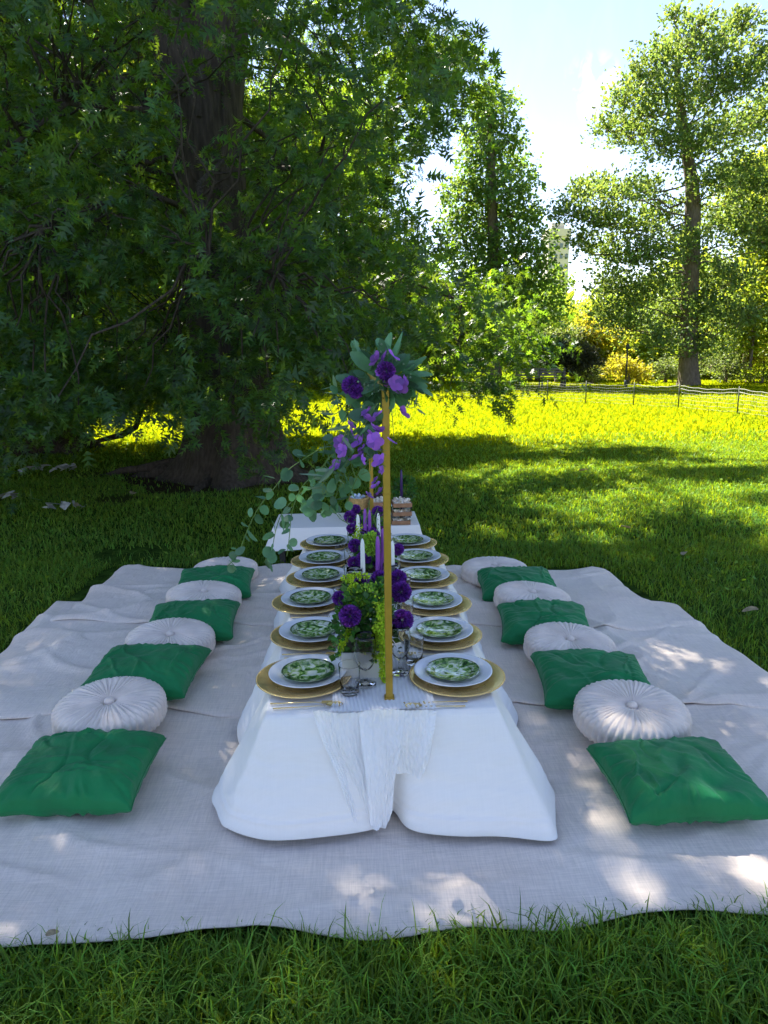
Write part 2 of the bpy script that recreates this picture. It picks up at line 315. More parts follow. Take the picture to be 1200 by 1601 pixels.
# ------------------------------------------------------------------ where the sun reaches the ground
TRUNK = np.array([-1.62, 9.05])
def Gp(x, y): return G(x, y, 0.03)[:2]
SPOTS = []
for (px, py, a, b_) in ((428, 935, .30, .40), (300, 905, .5, .12), (1110, 1045, .30, .11), (1030, 1030, .12, .06), (575, 1425, .05, .09), (712, 1385, .06, .08), (1165, 1385, .08, .09), (880, 815, .8, .12), (780, 860, .5, .08), (1130, 800, .6, .1),
                        (980, 1215, .10, .07), (890, 1055, .09, .08), (835, 975, .09, .08), (850, 1165, .09, .12), (335, 915, .16, .12), (930, 905, .2, .06), (500, 812, .3, .12), (20, 942, .16, .13),
                        (735, 1545, .06, .10), (700, 1060, .10, .10), (735, 985, .09, .08), (660, 897, .22, .12), (640, 860, .2, .2), (740, 830, .55, .28), (900, 838, .5, .2), (1080, 820, .7, .12), (1150, 880, .2, .08), (960, 870, .3, .06),
                        (800, 790, .5, .10), (1000, 780, 1.0, .14), (1150, 760, .9, .2), (900, 745, .8, .14), (1100, 725, 1.4, .2), (820, 720, .8, .2), (480, 905, .2, .3), (450, 560, .3, .3)):
    q = Gp(px, py) if not (px == 450 and py == 560) else np.array([-30, -30]); SPOTS.append((q[0], q[1], a, b_))
def sunny(gx, gy):
    gx = np.asarray(gx, float); gy = np.asarray(gy, float)
    wob = .25*fbm(gx*2.2, gy*2.2, 1, 2)
    s = gy > 10.9+1.6*fbm(gx*.5+3, gy*.3, 2, 3)+np.where(gx < -1, .8, 0)
    for (x, y, a, b_) in SPOTS: s |= ((((gx-x)/(a+.02))**2+((gy-y)/(b_+.02))**2) < 1+wob) & ((rng.random(gx.shape) < .5) | (y > 5.2))
    s |= (gx > 2.2) & (gy > 5.2) & (fbm(gx*.55+7, gy*1.5+2, 3, 3) > .035)
    s |= (gx > 2.0) & (gy > 3) & (fbm(gx*1.3, gy*2.5, 4, 3) > .12)
    return s
def cast(P): P = np.atleast_2d(P); return P[:, :2]-S[:2]*(P[:, 2:3]/S[2])

# ------------------------------------------------------------------ foliage
def frames(d, up_bias=.6):
    n = len(d); nrm = rng.normal(size=(n, 3)); nrm[:, 2] += up_bias*2; y = d/np.linalg.norm(d, axis=1, keepdims=True)
    x = np.cross(y, nrm); x /= np.linalg.norm(x, axis=1, keepdims=True)+1e-9; z = np.cross(x, y)
    return np.stack([x, y, z], 2)          # columns
def scatter(tv, tf, pos, M3, sc_):
    n = len(pos); k = len(tv); V = np.einsum('nij,kj->nki', M3, tv)*sc_[:, None, None]+pos[:, None, :]
    F = (tf[None]+(np.arange(n)*k)[:, None, None]).reshape(-1, tf.shape[1]); return V.reshape(-1, 3), F
OAK_V = np.array([(0, 0, 0), (0, .22, .01), (0, .44, .0), (0, .66, -.01), (0, 1, -.06), (.30, .20, .05), (.42, .50, .06), (.28, .82, .03), (-.30, .20, .05), (-.42, .50, .06), (-.28, .82, .03), (.05, .66, 0), (-.05, .66, 0)], float)
OAK_F = np.array([(0, 5, 1), (1, 6, 2), (2, 7, 3), (0, 1, 8), (1, 2, 9), (2, 3, 10), (12, 11, 4), (1, 2, 6)][:7], int)
LEAF2_V = np.array([(0, 0, 0), (.28, .5, .06), (0, 1, -.04), (-.28, .5, .06)], float); LEAF2_F = np.array([(0, 1, 2), (0, 2, 3)], int)
def sprays(centers, dirs, n_leaf, length, leaf, template, droop=.5, jit=.9, shade=False):
    n = len(centers); t = rng.random((n, n_leaf)); d = dirs/np.linalg.norm(dirs, axis=1, keepdims=True)
    pos = centers[:, None]+d[:, None]*(t*length)[..., None]; pos[..., 2] -= droop*length*t**2*.6
    ld = d[:, None]+rng.normal(size=(n, n_leaf, 3))*jit; ld[..., 2] -= droop*.6
    pos = pos.reshape(-1, 3); ld = ld.reshape(-1, 3); pos = pos+rng.normal(size=pos.shape)*leaf*.25
    if shade: gg = cast(pos); k = ~sunny(gg[:, 0], gg[:, 1]); pos = pos[k]; ld = ld[k]
    s = leaf*(.55+.85*rng.random(len(pos)))
    return scatter(template[0], template[1], pos, frames(ld), s)
def cat_mesh(name, parts):
    off = 0; Vs = []; Fs = []
    for V, F in parts: Vs.append(V); Fs.append(F+off); off += len(V)
    return npmesh(name, np.concatenate(Vs), np.concatenate(Fs), smooth=False)

def trunk_tube(mb, pts, rad, n=28, flare=0., seed=0, rough=.06):
    pts = np.array(pts, float); rad = np.array(rad, float); T = np.linspace(0, len(pts)-1, (len(pts)-1)*7+1); idx = np.arange(len(pts))
    P = np.stack([np.interp(T, idx, pts[:, i]) for i in range(3)], 1); Rr = np.interp(T, idx, rad)
    # smooth
    for _ in range(3): P[1:-1] = (P[:-2]+P[2:]+2*P[1:-1])/4; Rr[1:-1] = (Rr[:-2]+Rr[2:]+2*Rr[1:-1])/4
    th = np.linspace(0, 2*math.pi, n, endpoint=False); z = P[:, 2]-pts[0, 2]
    lob = .5+.5*np.cos(th*5+seed+.8*np.sin(th*2+seed)); ex = flare*np.exp(-z/.30)[:, None]*(.35+1.0*lob[None]**2)+flare*.35*np.exp(-z/.9)[:, None]
    rr = Rr[:, None]*(1+ex+rough*(vnoise(th[None]*6+seed*3+0*z[:, None], z[:, None]*1.1+0*th[None], 1)-.5)*2+rough*.5*np.sin(th*11+z[:, None]*.8))
    V = np.stack([P[:, 0:1]+rr*np.cos(th), P[:, 1:2]+rr*np.sin(th), P[:, 2:3]+0*rr], 2).reshape(-1, 3)
    mb.add(V, grid_faces(len(P), n, True)); return P, Rr
def limb(mb, a, b, r0, r1, seed, sag=.0, n=6):
    a = np.array(a, float); b = np.array(b, float); L_ = np.linalg.norm(b-a); T = np.linspace(0, 1, 7); rs = np.random.default_rng(seed)
    off = rs.normal(size=(7, 3))*L_*.035; off[0] = 0; off[-1] = 0
    P = a+(b-a)*T[:, None]+off; P[:, 2] += np.sin(T*math.pi)*L_*sag
    mb.tube(P, list(r0+(r1-r0)*T), n=n, cap=False); return P

# ---- the big oak: crown clumps
from itertools import product
POLY = [(-400, -500), (640, -500), (650, -40), (645, 50), (715, 95), (700, 160), (640, 200), (600, 290), (630, 370), (690, 425), (760, 470), (800, 520), (785, 565), (725, 595), (640, 575), (560, 590), (490, 585), (455, 715), (400, 690), (330, 660), (230, 630), (120, 660), (-60, 690), (-400, 720)]
def inpoly(x, y, poly):
    c = np.zeros(len(x), bool); j = len(poly)-1
    for i in range(len(poly)):
        xi, yi = poly[i]; xj, yj = poly[j]; k = ((yi > y) != (yj > y)) & (x < (xj-xi)*(y-yi)/(yj-yi+1e-12)+xi); c ^= k; j = i
    return c
def oak():
    root = empty('oak_tree', (TRUNK[0], TRUNK[1], 0)); tag(root, 'huge dark oak with flared trunk and drooping leafy branches beside the picnic', 'tree')
    o = np.array([TRUNK[0], TRUNK[1], 0])
    # pivot points of the trunk read from the photo
    tp = [D(372, 748, 9.05), D(366, 650, 9.05), D(358, 560, 9.05), D(346, 450, 9.05), D(332, 320, 9.05), D(322, 200, 9.05), D(318, 120, 9.05)]
    tp[0][2] = -.05; top = tp[-1]
    mb = MB(); trunk_tube(mb, [p-o for p in tp], [.60, .50, .455, .41, .385, .40, .38], n=96, flare=.50, seed=2, rough=.05)
    f1 = [tp[5], D(268, 50, 9.0), D(232, -60, 8.9), D(215, -260, 8.7), D(220, -520, 8.2)]; f2 = [tp[5], D(340, 60, 9.1), D(347, -60, 9.2), D(350, -280, 9.4), D(330, -620, 9.8)]
    trunk_tube(mb, [p-o for p in f1], [.34, .30, .28, .24, .16], n=40, seed=4, rough=.06); trunk_tube(mb, [p-o for p in f2], [.40, .34, .31, .27, .17], n=40, seed=5, rough=.06)
    # surface roots
    for k, (q, r) in enumerate((((205, 745), .09), ((470, 725), .10), ((520, 752), .06), ((300, 770), .06), ((150, 742), .05))):
        e = G(*q); a = np.array([TRUNK[0]+(e[0]-TRUNK[0])*.35, TRUNK[1]+(e[1]-TRUNK[1])*.35, .16]); e[2] = -.04; limb(mb, a-o, e-o, r*1.6, r*.5, 40+k, n=10)
    sharp_me = mb.mesh('trunk'); obj('trunk', sharp_me, M['bark'], root)
    # clumps: candidates through the crown's volume
    n = 60000; P = np.empty((n, 3)); th = rng.random(n)*2*math.pi; z = .5+rng.random(n)*12.5
    rmax = np.interp(z, [.5, 2, 5, 9, 13], [5.2, 5.8, 7.5, 8.5, 6]); rr = np.sqrt(rng.random(n))*rmax
    P[:, 0] = TRUNK[0]+rr*np.cos(th); P[:, 1] = TRUNK[1]+rr*np.sin(th); P[:, 2] = z
    px, py = proj(P); dist = P[:, 1]
    infr = (px > -60) & (px < 1260) & (py > -60) & (py < 1660)
    keep = (~infr) | inpoly(px, py, POLY)
    keep &= (dist > 4.9) | (~infr)
    gap = np.zeros(n, bool)
    for T in [D(x_, y_, 9.2) for x_, y_ in ((735, 440), (775, 480), (800, 520), (760, 560), (720, 500), (700, 440), (690, 560))]:
        v_ = P-T; t_ = v_@S; gap |= (t_ > .8) & (np.linalg.norm(v_-t_[:, None]*S, axis=1) < 1.15)
    near_ = dist < 9.3
    gap |= near_ & (((px-325)/76)**2+((py-215)/118)**2 < 1)          # bare trunk high up
    gap |= near_ & (((px-300)/48)**2+((py-25)/60)**2 < 1) & (rng.random(n) < .8)
    gap |= near_ & (((px-345)/50)**2+((py-560)/70)**2 < 1) & (rng.random(n) < .1)
    gap |= near_ & (((px-335)/50)**2+((py-722)/30)**2 < 1)
    gap |= (((px-210)/95)**2+((py-665)/38)**2 < 1) | (((px-485)/48)**2+((py-650)/60)**2 < 1)
    gap |= ((((px-215)/85)**2+((py-490)/70)**2 < 1) | (((px-560)/40)**2+((py-170)/26)**2 < 1) | (((px-60)/60)**2+((py-250)/60)**2 < 1)) & (rng.random(n) < .93)
    gap |= (((px-20)/42)**2+((py-405)/40)**2 < 1) & (rng.random(n) < .97)
    gap |= (fbm(px/75., py/60., 5, 3) > .11) & infr & (rng.random(n) < .9)
    keep &= ~gap
    keep &= ~(infr & (px > 655) & (py > 395)); keep &= infr | (P[:, 1] > 5.2)
    # hollow inside, leaves toward the outside of the crown
    keep &= (rr/rmax > .32+.25*rng.random(n)) | ((z < 5.2) & (rr > .9))
    g_ = cast(P); sn = sunny(g_[:, 0], g_[:, 1])
    keep &= (~sn) | (infr & (g_[:, 1] > 10.2) & (rng.random(n) < .75)) | (infr & (z < 3.2) & (rng.random(n) < .5) & (g_[:, 1] > 5.3))
    P = P[keep]; infr = infr[keep]
    # thin to a clump budget
    idx_in = np.where(infr)[0]; idx_out = np.where(~infr)[0]; rng.shuffle(idx_in); rng.shuffle(idx_out)
    # bright skirt lobe low on the right
    ex = []
    for (qx, qy, qd, r) in ((735, 440, 9.5, 36), (775, 470, 9.8, 38), (800, 505, 9.4, 34), (815, 545, 9.2, 28), (770, 540, 9.0, 42), (720, 520, 9.0, 48), (690, 470, 9.4, 42), (745, 590, 8.8, 30), (700, 580, 8.7, 38), (655, 545, 8.9, 40), (610, 480, 9.2, 50)):
        for k in range(7):
            a_, b_ = rng.normal(size=2)*r*.55; ex.append(D(qx+a_, qy+b_, qd+rng.normal()*.22))
    for k in range(46):
        t = rng.random(); ex.append(D(585+135*t+rng.normal()*10, 70+25*t+(60*t if k % 2 else 0)+rng.normal()*14, 9.4+rng.normal()*.25))
    # overhead cover placed by the ground it shades
    ga, gb = np.meshgrid(np.arange(-7.5, 9.5, .27), np.arange(.2, 11.2, .27), indexing='ij'); m = ga.size; gxx = ga.ravel()+rng.uniform(-.12, .12, m); gyy = gb.ravel()+rng.uniform(-.12, .12, m); hh = rng.uniform(8.0, 14, m)
    Q = np.stack([gxx+S[0]*hh/S[2], gyy+S[1]*hh/S[2], hh], 1); qx, qy = proj(Q)
    inq = (qx > -70) & (qx < 1270) & (qy > -75) & (qy < 1700)
    lit = np.zeros(m, bool)
    for T in [D(x_, y_, 9.2) for x_, y_ in ((735, 440), (775, 480), (800, 520), (760, 560), (720, 500), (700, 440), (690, 560))]:
        v_ = Q-T; t_ = v_@S; lit |= (t_ > .8) & (np.linalg.norm(v_-t_[:, None]*S, axis=1) < 1.15)
    ok = (~lit) & ((~sunny(gxx, gyy)) | (gyy < 5.2)) & ((gyy > .9) | (rng.random(m) < .5)) & ((~inq) | ((qx < 600) & (qy < 0))) & (np.hypot(Q[:, 0]-TRUNK[0], Q[:, 1]-TRUNK[1]) < 12.5)
    Q = Q[ok]; print('overhead', len(Q), 'in', len(idx_in), 'out', len(idx_out))
    Pin = np.concatenate([P[idx_in[:3500]], np.array(ex)]); Pout = np.concatenate([P[idx_out[:700]], Q])
    parts = []
    def clump(Pc, ns, nl, length, leaf, tmpl, spread, droop):
        c = np.repeat(Pc, ns, 0); off = rng.normal(size=c.shape)*np.array([spread, spread, spread*.45]); c = c+off; ux, uy = proj(c); c = c[~((ux > 755) & (ux < 1270) & (uy > -50) & (uy < 400))]
        d = c-np.array([TRUNK[0], TRUNK[1], 0]); d[:, 2] = -.15*np.hypot(d[:, 0], d[:, 1]); d = d/np.linalg.norm(d, axis=1, keepdims=True)+rng.normal(size=d.shape)*.45
        return sprays(c, d, nl, length, leaf, tmpl, droop)
    parts.append(clump(Pin, 3, 11, .30, .115, (OAK_V, OAK_F), .24, .6))
    # overhead: exact shadow test per spray so sun flecks keep their place
    c = np.repeat(Pout, 16, 0)+rng.normal(size=(len(Pout)*16, 3))*np.array([.24, .24, .2]); gg = cast(c); kx, ky = proj(c); c = c[~((kx > 560) & (kx < 1290) & (ky > -90) & (ky < 1700)) & ~((c[:, 1] < 7) & (kx > -150) & (kx < 1350) & (ky > -150))]
    d = c-np.array([TRUNK[0], TRUNK[1], 4.]); parts.append(sprays(c, d+rng.normal(size=d.shape)*.9, 6, .34, .105, (LEAF2_V*[1.5, 1, 1], LEAF2_F), .4, shade=True))
    me = cat_mesh('crown', [(V-o, F) for V, F in parts]); cr_ = obj('crown', me, M['oak_leaf'], root); cr_['kind'] = 'stuff'
    # limbs and twigs
    bm_ = MB(); allc = np.concatenate([Pin, Pout]); nodes = []
    for k in range(46):
        zf = 2.2+k*.14 if k < 30 else 5+(k-30)*.35; base = np.array([np.interp(zf, [p[2] for p in tp], [p[0] for p in tp]), TRUNK[1], zf]); ang = k*2.4
        tgt = allc[(np.abs(np.arctan2(np.sin(np.arctan2(allc[:, 1]-base[1], allc[:, 0]-base[0])-ang), np.cos(np.arctan2(allc[:, 1]-base[1], allc[:, 0]-base[0])-ang))) < .35) & (np.abs(allc[:, 2]-(zf+(-.6 if zf < 5 else 2))) < 1.6)]
        if len(tgt) == 0: continue
        far = tgt[np.argsort(-np.hypot(tgt[:, 0]-base[0], tgt[:, 1]-base[1]))[len(tgt)//6]]
        fx, fy = proj(far)
        lx, ly = proj(base+(far-base)*np.linspace(.3, 1, 8)[:, None]); vis = (lx > -30) & (lx < 1230) & (ly > -30) & (ly < 1600)
        if (vis & ~inpoly(lx, ly, POLY)).any() or (vis & (lx > 560)).any() and zf > 4.5: continue
        r0 = .04 if zf < 5 else .10; Pl = limb(bm_, base-o, far-o, r0, .015, k, sag=.06, n=7); tt = np.linspace(1, 6, 26); nodes.append(np.stack([np.interp(tt, np.arange(7), Pl[:, i]) for i in range(3)], 1))
    nodes = np.concatenate(nodes)
    for k, c in enumerate(allc):
        if rng.random() > .45: continue
        dd = np.linalg.norm(nodes-(c-o), axis=1); j = int(np.argmin(dd)); a = nodes[j]
        cx_, cy_ = proj(c); okp = not ((-50 < cx_[0] < 1250) and (-50 < cy_[0] < 1600)) or inpoly(cx_, cy_, POLY)[0]; nx_, ny_ = proj(a+o); okp &= not (600 < nx_[0] < 1250 and -60 < ny_[0] < 400)
        if dd[j] < 1.5 and okp: limb(bm_, a, c-o+rng.normal(size=3)*.1, .014, .005, 1000+k, sag=.04, n=3)
    b = obj('branches', bm_.mesh('branches'), M['bark'], root); b['kind'] = 'stuff'
oak()

# ---- other trees: blobs are (px, py, forward distance, radius px)
def blob_tree(name, base, tpts, trad, blobs, leafmat, leaf, dens, label, cat='tree', group=None, bark='bark_light', flat=.75, tmpl=(LEAF2_V*[1.25, 1, 1], LEAF2_F), limbs=True, updir=.3, flare=.25, sunfilter=False):
    base = np.array(base, float); base[2] = 0; root = empty(name, base); tag(root, label, cat, group)
    mb = MB(); tp = [np.array(p, float) for p in tpts]; 
    P, _ = trunk_tube(mb, [p-base for p in tp], trad, n=18, flare=flare, seed=len(blobs), rough=.05)
    parts = []; bs = []
    for k, (qx, qy, qd, r) in enumerate(blobs):
        c = D(qx, qy, qd); rad = r/FPX*qd; bs.append((c, rad))
        n = int(1.9*dens*rad*rad*rad**-.3)+8
        v = rng.normal(size=(n, 3)); v /= np.linalg.norm(v, axis=1, keepdims=True); v *= (rng.random((n, 1))**.42)*rad*np.array([1, 1, flat])*(1+.25*rng.normal(size=(n, 1)))
        pc = c+v; pc = pc[pc[:, 2] > .15]; v = pc-c
        if sunfilter: gg = cast(pc); kk = ~sunny(gg[:, 0], gg[:, 1]) | (rng.random(len(pc)) < .5); pc = pc[kk]; v = v[kk]
        d = v/rad+rng.normal(size=v.shape)*.35; d[:, 2] += updir; parts.append(sprays(pc, d, 5, leaf*3.2, leaf, tmpl, .2, .55))
        if limbs:
            j = int(np.argmin(np.linalg.norm(P+base-(c-np.array([0, 0, rad*.8])), axis=1))); limb(mb, P[j], c-base, max(.02, trad[-1]*.9), .015, k, sag=-.05, n=5)
            for q in pc[::max(1, len(pc)//6)]: limb(mb, (c-base), q-base, .02, .008, k, n=3)
    obj('trunk', mb.mesh('trunk'), M[bark], root)
    cr_ = obj('crown', cat_mesh('crown', [(V-base, F) for V, F in parts]), M[leafmat], root); cr_['kind'] = 'stuff'
    return root

# right-hand elm
def dd(L, Yd, j=1.2): return [(x, y, Yd+random.uniform(-j, j), r) for x, y, r in L]
EY = 31.
blob_tree('elm_tree', G(1077, 603), [D(1077, 606, EY), D(1076, 520, EY), D(1079, 430, EY), D(1083, 340, EY), D(1082, 288, EY), D(1068, 200, EY), D(1058, 120, EY), D(1060, 60, EY)], [.42, .36, .34, .32, .28, .2, .13, .05],
          dd([(1000, 130, 30), (1035, 95, 34), (1068, 75, 34), (1110, 88, 36), (1145, 62, 30), (1160, 40, 20), (975, 165, 26), (1010, 175, 36), (1060, 150, 42), (1110, 150, 42), (1160, 130, 42), (1195, 100, 36), (950, 205, 22), (985, 215, 30), (1030, 225, 34), (1080, 230, 42), (1130, 215, 42), (1180, 200, 44), (1215, 170, 36),
              (905, 305, 24), (940, 298, 28), (975, 310, 30), (1010, 300, 28), (880, 335, 20), (915, 345, 28), (950, 350, 30), (995, 360, 34), (1035, 340, 32), (1110, 290, 34), (1150, 280, 38), (1190, 290, 44), (910, 385, 22), (945, 400, 28), (985, 410, 32), (1030, 400, 36), (1080, 385, 34), (1120, 350, 34), (1165, 360, 40), (1200, 380, 40),
              (950, 450, 30), (985, 465, 34), (1025, 455, 36), (1065, 450, 38), (1105, 430, 38), (1145, 440, 36), (950, 500, 28), (985, 512, 32), (1020, 505, 32), (1060, 500, 38), (1100, 490, 38), (1130, 500, 34), (1035, 540, 30), (1090, 545, 26), (1120, 545, 26), (1160, 500, 30), (1055, 30, 14), (1095, 40, 18)], EY, 1.6),
          'elm_leaf', .14, 135, 'tall feathery tree with a single straight trunk on the far lawn edge', updir=.9)
# conical tree in the middle
MY = 34.
blob_tree('ginkgo_tree', D(769, 598, MY), [D(772, 600, MY), D(771, 450, MY), D(769, 300, MY), D(766, 180, MY), D(764, 128, MY)], [.34, .28, .2, .11, .04],
          dd([(764, 128, 12), (768, 150, 18), (760, 178, 22), (795, 155, 10), (785, 185, 20), (748, 205, 22), (778, 222, 28), (806, 215, 12), (735, 240, 20), (765, 255, 32), (802, 258, 22), (725, 285, 22), (755, 295, 32), (798, 295, 30), (822, 285, 12), (720, 330, 26), (755, 340, 36), (800, 335, 34), (828, 330, 16), (725, 380, 34), (770, 385, 40), (815, 375, 34), (840, 385, 22), (735, 430, 40), (790, 430, 42), (835, 425, 34), (862, 440, 24), (760, 480, 40), (810, 475, 40), (850, 480, 30), (780, 530, 40), (700, 300, 12), (705, 345, 16)], MY, 1.0),
          'ginkgo_leaf', .16, 120, 'narrow conical green tree standing behind the edge of the oak', updir=-.2)
# bright trees at the right edge and behind
def bush(name, cx, cy, Yd, rx, ry, leafmat, label, leaf=.13, dens=130, cat='bush', group=None):
    b = D(cx, cy, Yd); rm = rx/FPX*Yd; hz = ry/FPX*Yd; bl = []
    for k in range(max(5, int(rx*ry/260))):
        a, c = random.uniform(-1, 1), random.uniform(-1, 1)
        if a*a+c*c > 1: continue
        bl.append((cx+a*rx*.8, cy+c*ry*.8, Yd+random.uniform(-.5, .5)*rm, min(rx, ry)*random.uniform(.35, .6)))
    bl.append((cx, cy, Yd, min(rx, ry)*.7)); g0 = np.array([b[0], Yd, 0])
    return blob_tree(name, g0, [g0, (g0[0]+.05, Yd, b[2]*.5), (g0[0], Yd, max(.4, b[2]))], [.07+.012*hz, .06, .03], bl, leafmat, leaf, dens, label, cat, group)
bush('lime_tree', 1185, 330, 36, 50, 110, 'lime_leaf', 'yellow green tree rising at the right edge behind the elm', cat='tree', leaf=.17, dens=80)
bush('lime_tree', 1180, 480, 33, 52, 90, 'lime_leaf', 'low bright yellow green tree at the right edge, below the taller one', cat='tree', leaf=.15, dens=90)
bush('lime_tree', 1100, 520, 42, 70, 60, 'lime_leaf', 'rounded yellow green tree directly behind the elm trunk', cat='tree', leaf=.2, dens=60)
bush('lime_tree', 900, 500, 44, 60, 42, 'lime_leaf', 'yellow green tree under the pale tower', cat='tree', leaf=.2, dens=60)
bush('lime_tree', 985, 500, 46, 60, 50, 'lime_leaf', 'yellow green tree filling the gap left of the elm trunk', cat='tree', leaf=.2, dens=60)
bush('shade_tree', 830, 500, 40, 48, 80, 'ginkgo_leaf', 'mid green tree right beside the conical tree', cat='tree', leaf=.18, dens=70)
bush('round_bush', 880, 558, 32, 46, 34, 'dark_leaf', 'dark bronze rounded bush above the bench', leaf=.12, dens=420)
bush('yellow_bush', 982, 580, 33, 46, 22, 'gold_leaf', 'golden yellow bush behind the thin dark post', leaf=.12, dens=330)
bush('pale_bush', 872, 522, 36, 50, 26, 'shrub_leaf', 'pale olive bush behind the dark bronze bush', leaf=.13, dens=110)
bush('green_bush', 1135, 580, 33, 42, 28, 'shrub_leaf', 'grey green bush right of the elm trunk', leaf=.11, dens=150)
bush('green_bush', 1040, 585, 34, 28, 22, 'shrub_leaf', 'low grey green bush just left of the elm trunk', leaf=.11, dens=150)
bush('green_bush', 925, 588, 34, 20, 14, 'shrub_leaf', 'small green bush between the bronze bush and the golden bush', leaf=.1, dens=170)
bush('green_bush', 1190, 590, 32, 30, 24, 'lime_leaf', 'bright green bush at the far right end of the fence', leaf=.11, dens=150)
for (cx, cy, Yd, rx, ry, lm, lb) in ((-40, 330, 30, 120, 240, 'lime_leaf', 'sunlit tree seen through leaves at the far left edge'), (120, 430, 33, 130, 170, 'lime_leaf', 'sunlit tree seen through the oak between the two dark trunks'), (230, 250, 36, 120, 200, 'lime_leaf', 'tall sunlit tree glimpsed left of the oak trunk'),
                                     (450, 470, 38, 110, 130, 'lime_leaf', 'sunlit tree glimpsed right of the oak trunk'), (480, 250, 42, 120, 120, 'ginkgo_leaf', 'tall green tree behind the oak crown, right of its trunk'), (600, 470, 40, 90, 120, 'ginkgo_leaf', 'green tree behind the tall flower arrangement'), (690, 520, 38, 60, 80, 'ginkgo_leaf', 'green tree between the flowers and the conical tree'),
                                     (270, 560, 30, 130, 60, 'shrub_leaf', 'low tree beyond the bright lawn left of the oak trunk'), (30, 590, 27, 120, 50, 'shrub_leaf', 'low tree beyond the second dark trunk'), (520, 575, 34, 80, 40, 'shrub_leaf', 'low tree beyond the lawn right of the oak trunk')):
    bush('background_tree', cx, cy, Yd, rx, ry, lm, lb, leaf=.22, dens=42, cat='tree')
hl = ['below the tower', 'behind the bench', 'behind the bronze bush', 'just right of the bronze bush', 'behind the golden bush', 'between the golden bush and the elm', 'behind the elm trunk', 'right of the elm trunk', 'at the right edge of the photo', 'outside the right edge', 'left of the bench']
for k, cx in enumerate((905, 840, 880, 930, 985, 1035, 1085, 1140, 1195, 1265, 770)):
    bush('hedge_shrub', cx, 548 if k != 0 else 530, 38+1.5*(k % 3), 44, 46, ['lime_leaf', 'shrub_leaf', 'lime_leaf', 'gold_leaf'][k % 4], 'dense bright shrub in the far hedge, '+hl[k], leaf=.17, dens=150, group='shrubs closing the far lawn')
for k, (cx, Yd, lb) in enumerate(((1330, 34, 'sunlit park tree beyond the right edge of the lawn'), (1520, 30, 'park tree far out to the right of the fence'), (-300, 30, 'park tree far out to the left beyond the lawn'))):
    bush('park_tree', cx, 380, Yd, 120, 200, 'lime_leaf', lb, leaf=.3, dens=22, cat='tree')

# second dark tree at the left
def second_tree():
    Yd = 12.3; base = D(62, 700, Yd); base[2] = 0
    root = empty('shade_tree', base); tag(root, 'second dark trunked tree at the left edge with leaves hanging to the grass', 'tree'); mb = MB()
    tp = [D(62, 706, Yd), D(48, 600, Yd), D(30, 500, Yd), D(14, 400, Yd), D(0, 250, Yd), D(-10, 60, Yd), D(-20, -150, Yd)]; tp[0][2] = -.05
    trunk_tube(mb, [p-base for p in tp], [.62, .5, .46, .42, .36, .3, .2], n=60, flare=.55, seed=9)
    for k, (q, r) in enumerate((((165, 700), .12), ((120, 712), .1), ((-30, 712), .1))):
        e = G(*q); e[2] = -.03; a = base+(e-base)*.3; a[2] = .28; limb(mb, a-base, e-base, r*1.5, r*.5, 70+k, n=10)
    # broken bough reaching to the ground
    Pb = [D(235, 618, 11.2), D(222, 640, 11.1), D(212, 668, 11.0), D(190, 680, 11.0), D(150, 690, 11.0)]; mb.tube([p-base for p in Pb], [.02, .03, .045, .05, .03], n=7)
    obj('trunk', mb.mesh('trunk'), M['bark'], root)
    n = 5200; th = rng.random(n)*6.283; z = .4+rng.random(n)*9; rr = 1.0+np.sqrt(rng.random(n))*4.6
    P = np.stack([base[0]+rr*np.cos(th), base[1]+rr*np.sin(th), z], 1); px, py = proj(P)
    k = ~((((px-10)/52)**2+((py-405)/42)**2 < 1) & (P[:, 1] < Yd+.3)); k &= ~((((px-225)/95)**2+((py-660)/42)**2 < 1)); k &= ~((px > 40) & (px < 150) & (py > 655)); k &= (px < 300) | (py < 330)
    k &= ~((((px-190)/80)**2+((py-480)/60)**2 < 1) & (rng.random(n) < .9)); k &= ~((fbm(px/80., py/70., 3, 3) > .06) & (rng.random(n) < .9))
    g_ = cast(P); k &= ~((g_[:, 1] > 11.5)) | (rng.random(n) < .25)
    P = P[k][:1000]; c = np.repeat(P, 3, 0)+rng.normal(size=(len(P)*3, 3))*np.array([.28, .28, .14]); d = c-(base+np.array([0, 0, 1])); d[:, 2] *= .2; d /= np.linalg.norm(d, axis=1, keepdims=True)
    V, F = sprays(c, d+rng.normal(size=d.shape)*.45, 9, .32, .125, (OAK_V, OAK_F), .6)
    cr_ = obj('crown', npmesh('crown', V-base, F, False), M['oak_leaf'], root); cr_['kind'] = 'stuff'
    bm_ = MB()
    for i in range(0, len(P), 4):
        zz = np.clip(P[i][2]+.8, 1.5, 8); a = np.array([np.interp(zz, [p[2] for p in tp], [p[0] for p in tp]), Yd, zz]); limb(bm_, a-base, P[i]-base, .03, .006, i, sag=.05, n=4)
    b = obj('branches', bm_.mesh('branches'), M['bark'], root); b['kind'] = 'stuff'
second_tree()

# distant woods closing the park
n = 26000; th = rng.uniform(-1.9, 1.9, n); rad = rng.uniform(62, 84, n); hh = (7+5*fbm(th*14, 0*th, 1, 3)*2)*rng.random(n)**.7*1.0
P = np.stack([rad*np.sin(th), rad*np.cos(th), hh+.3], 1); qx, qy = proj(P); keep = ~((qx > 885) & (qx < 925) & (qy < 480))
V, F = scatter(LEAF2_V, LEAF2_F, P[keep], frames(rng.normal(size=P[keep].shape)), rng.uniform(.7, 1.6, keep.sum()))
fw = obj('distant_woods', npmesh('distant_woods', V, F, False), M['lime_leaf']); tag(fw, 'belt of distant woods closing the park behind all trees', 'woods', kind='stuff')

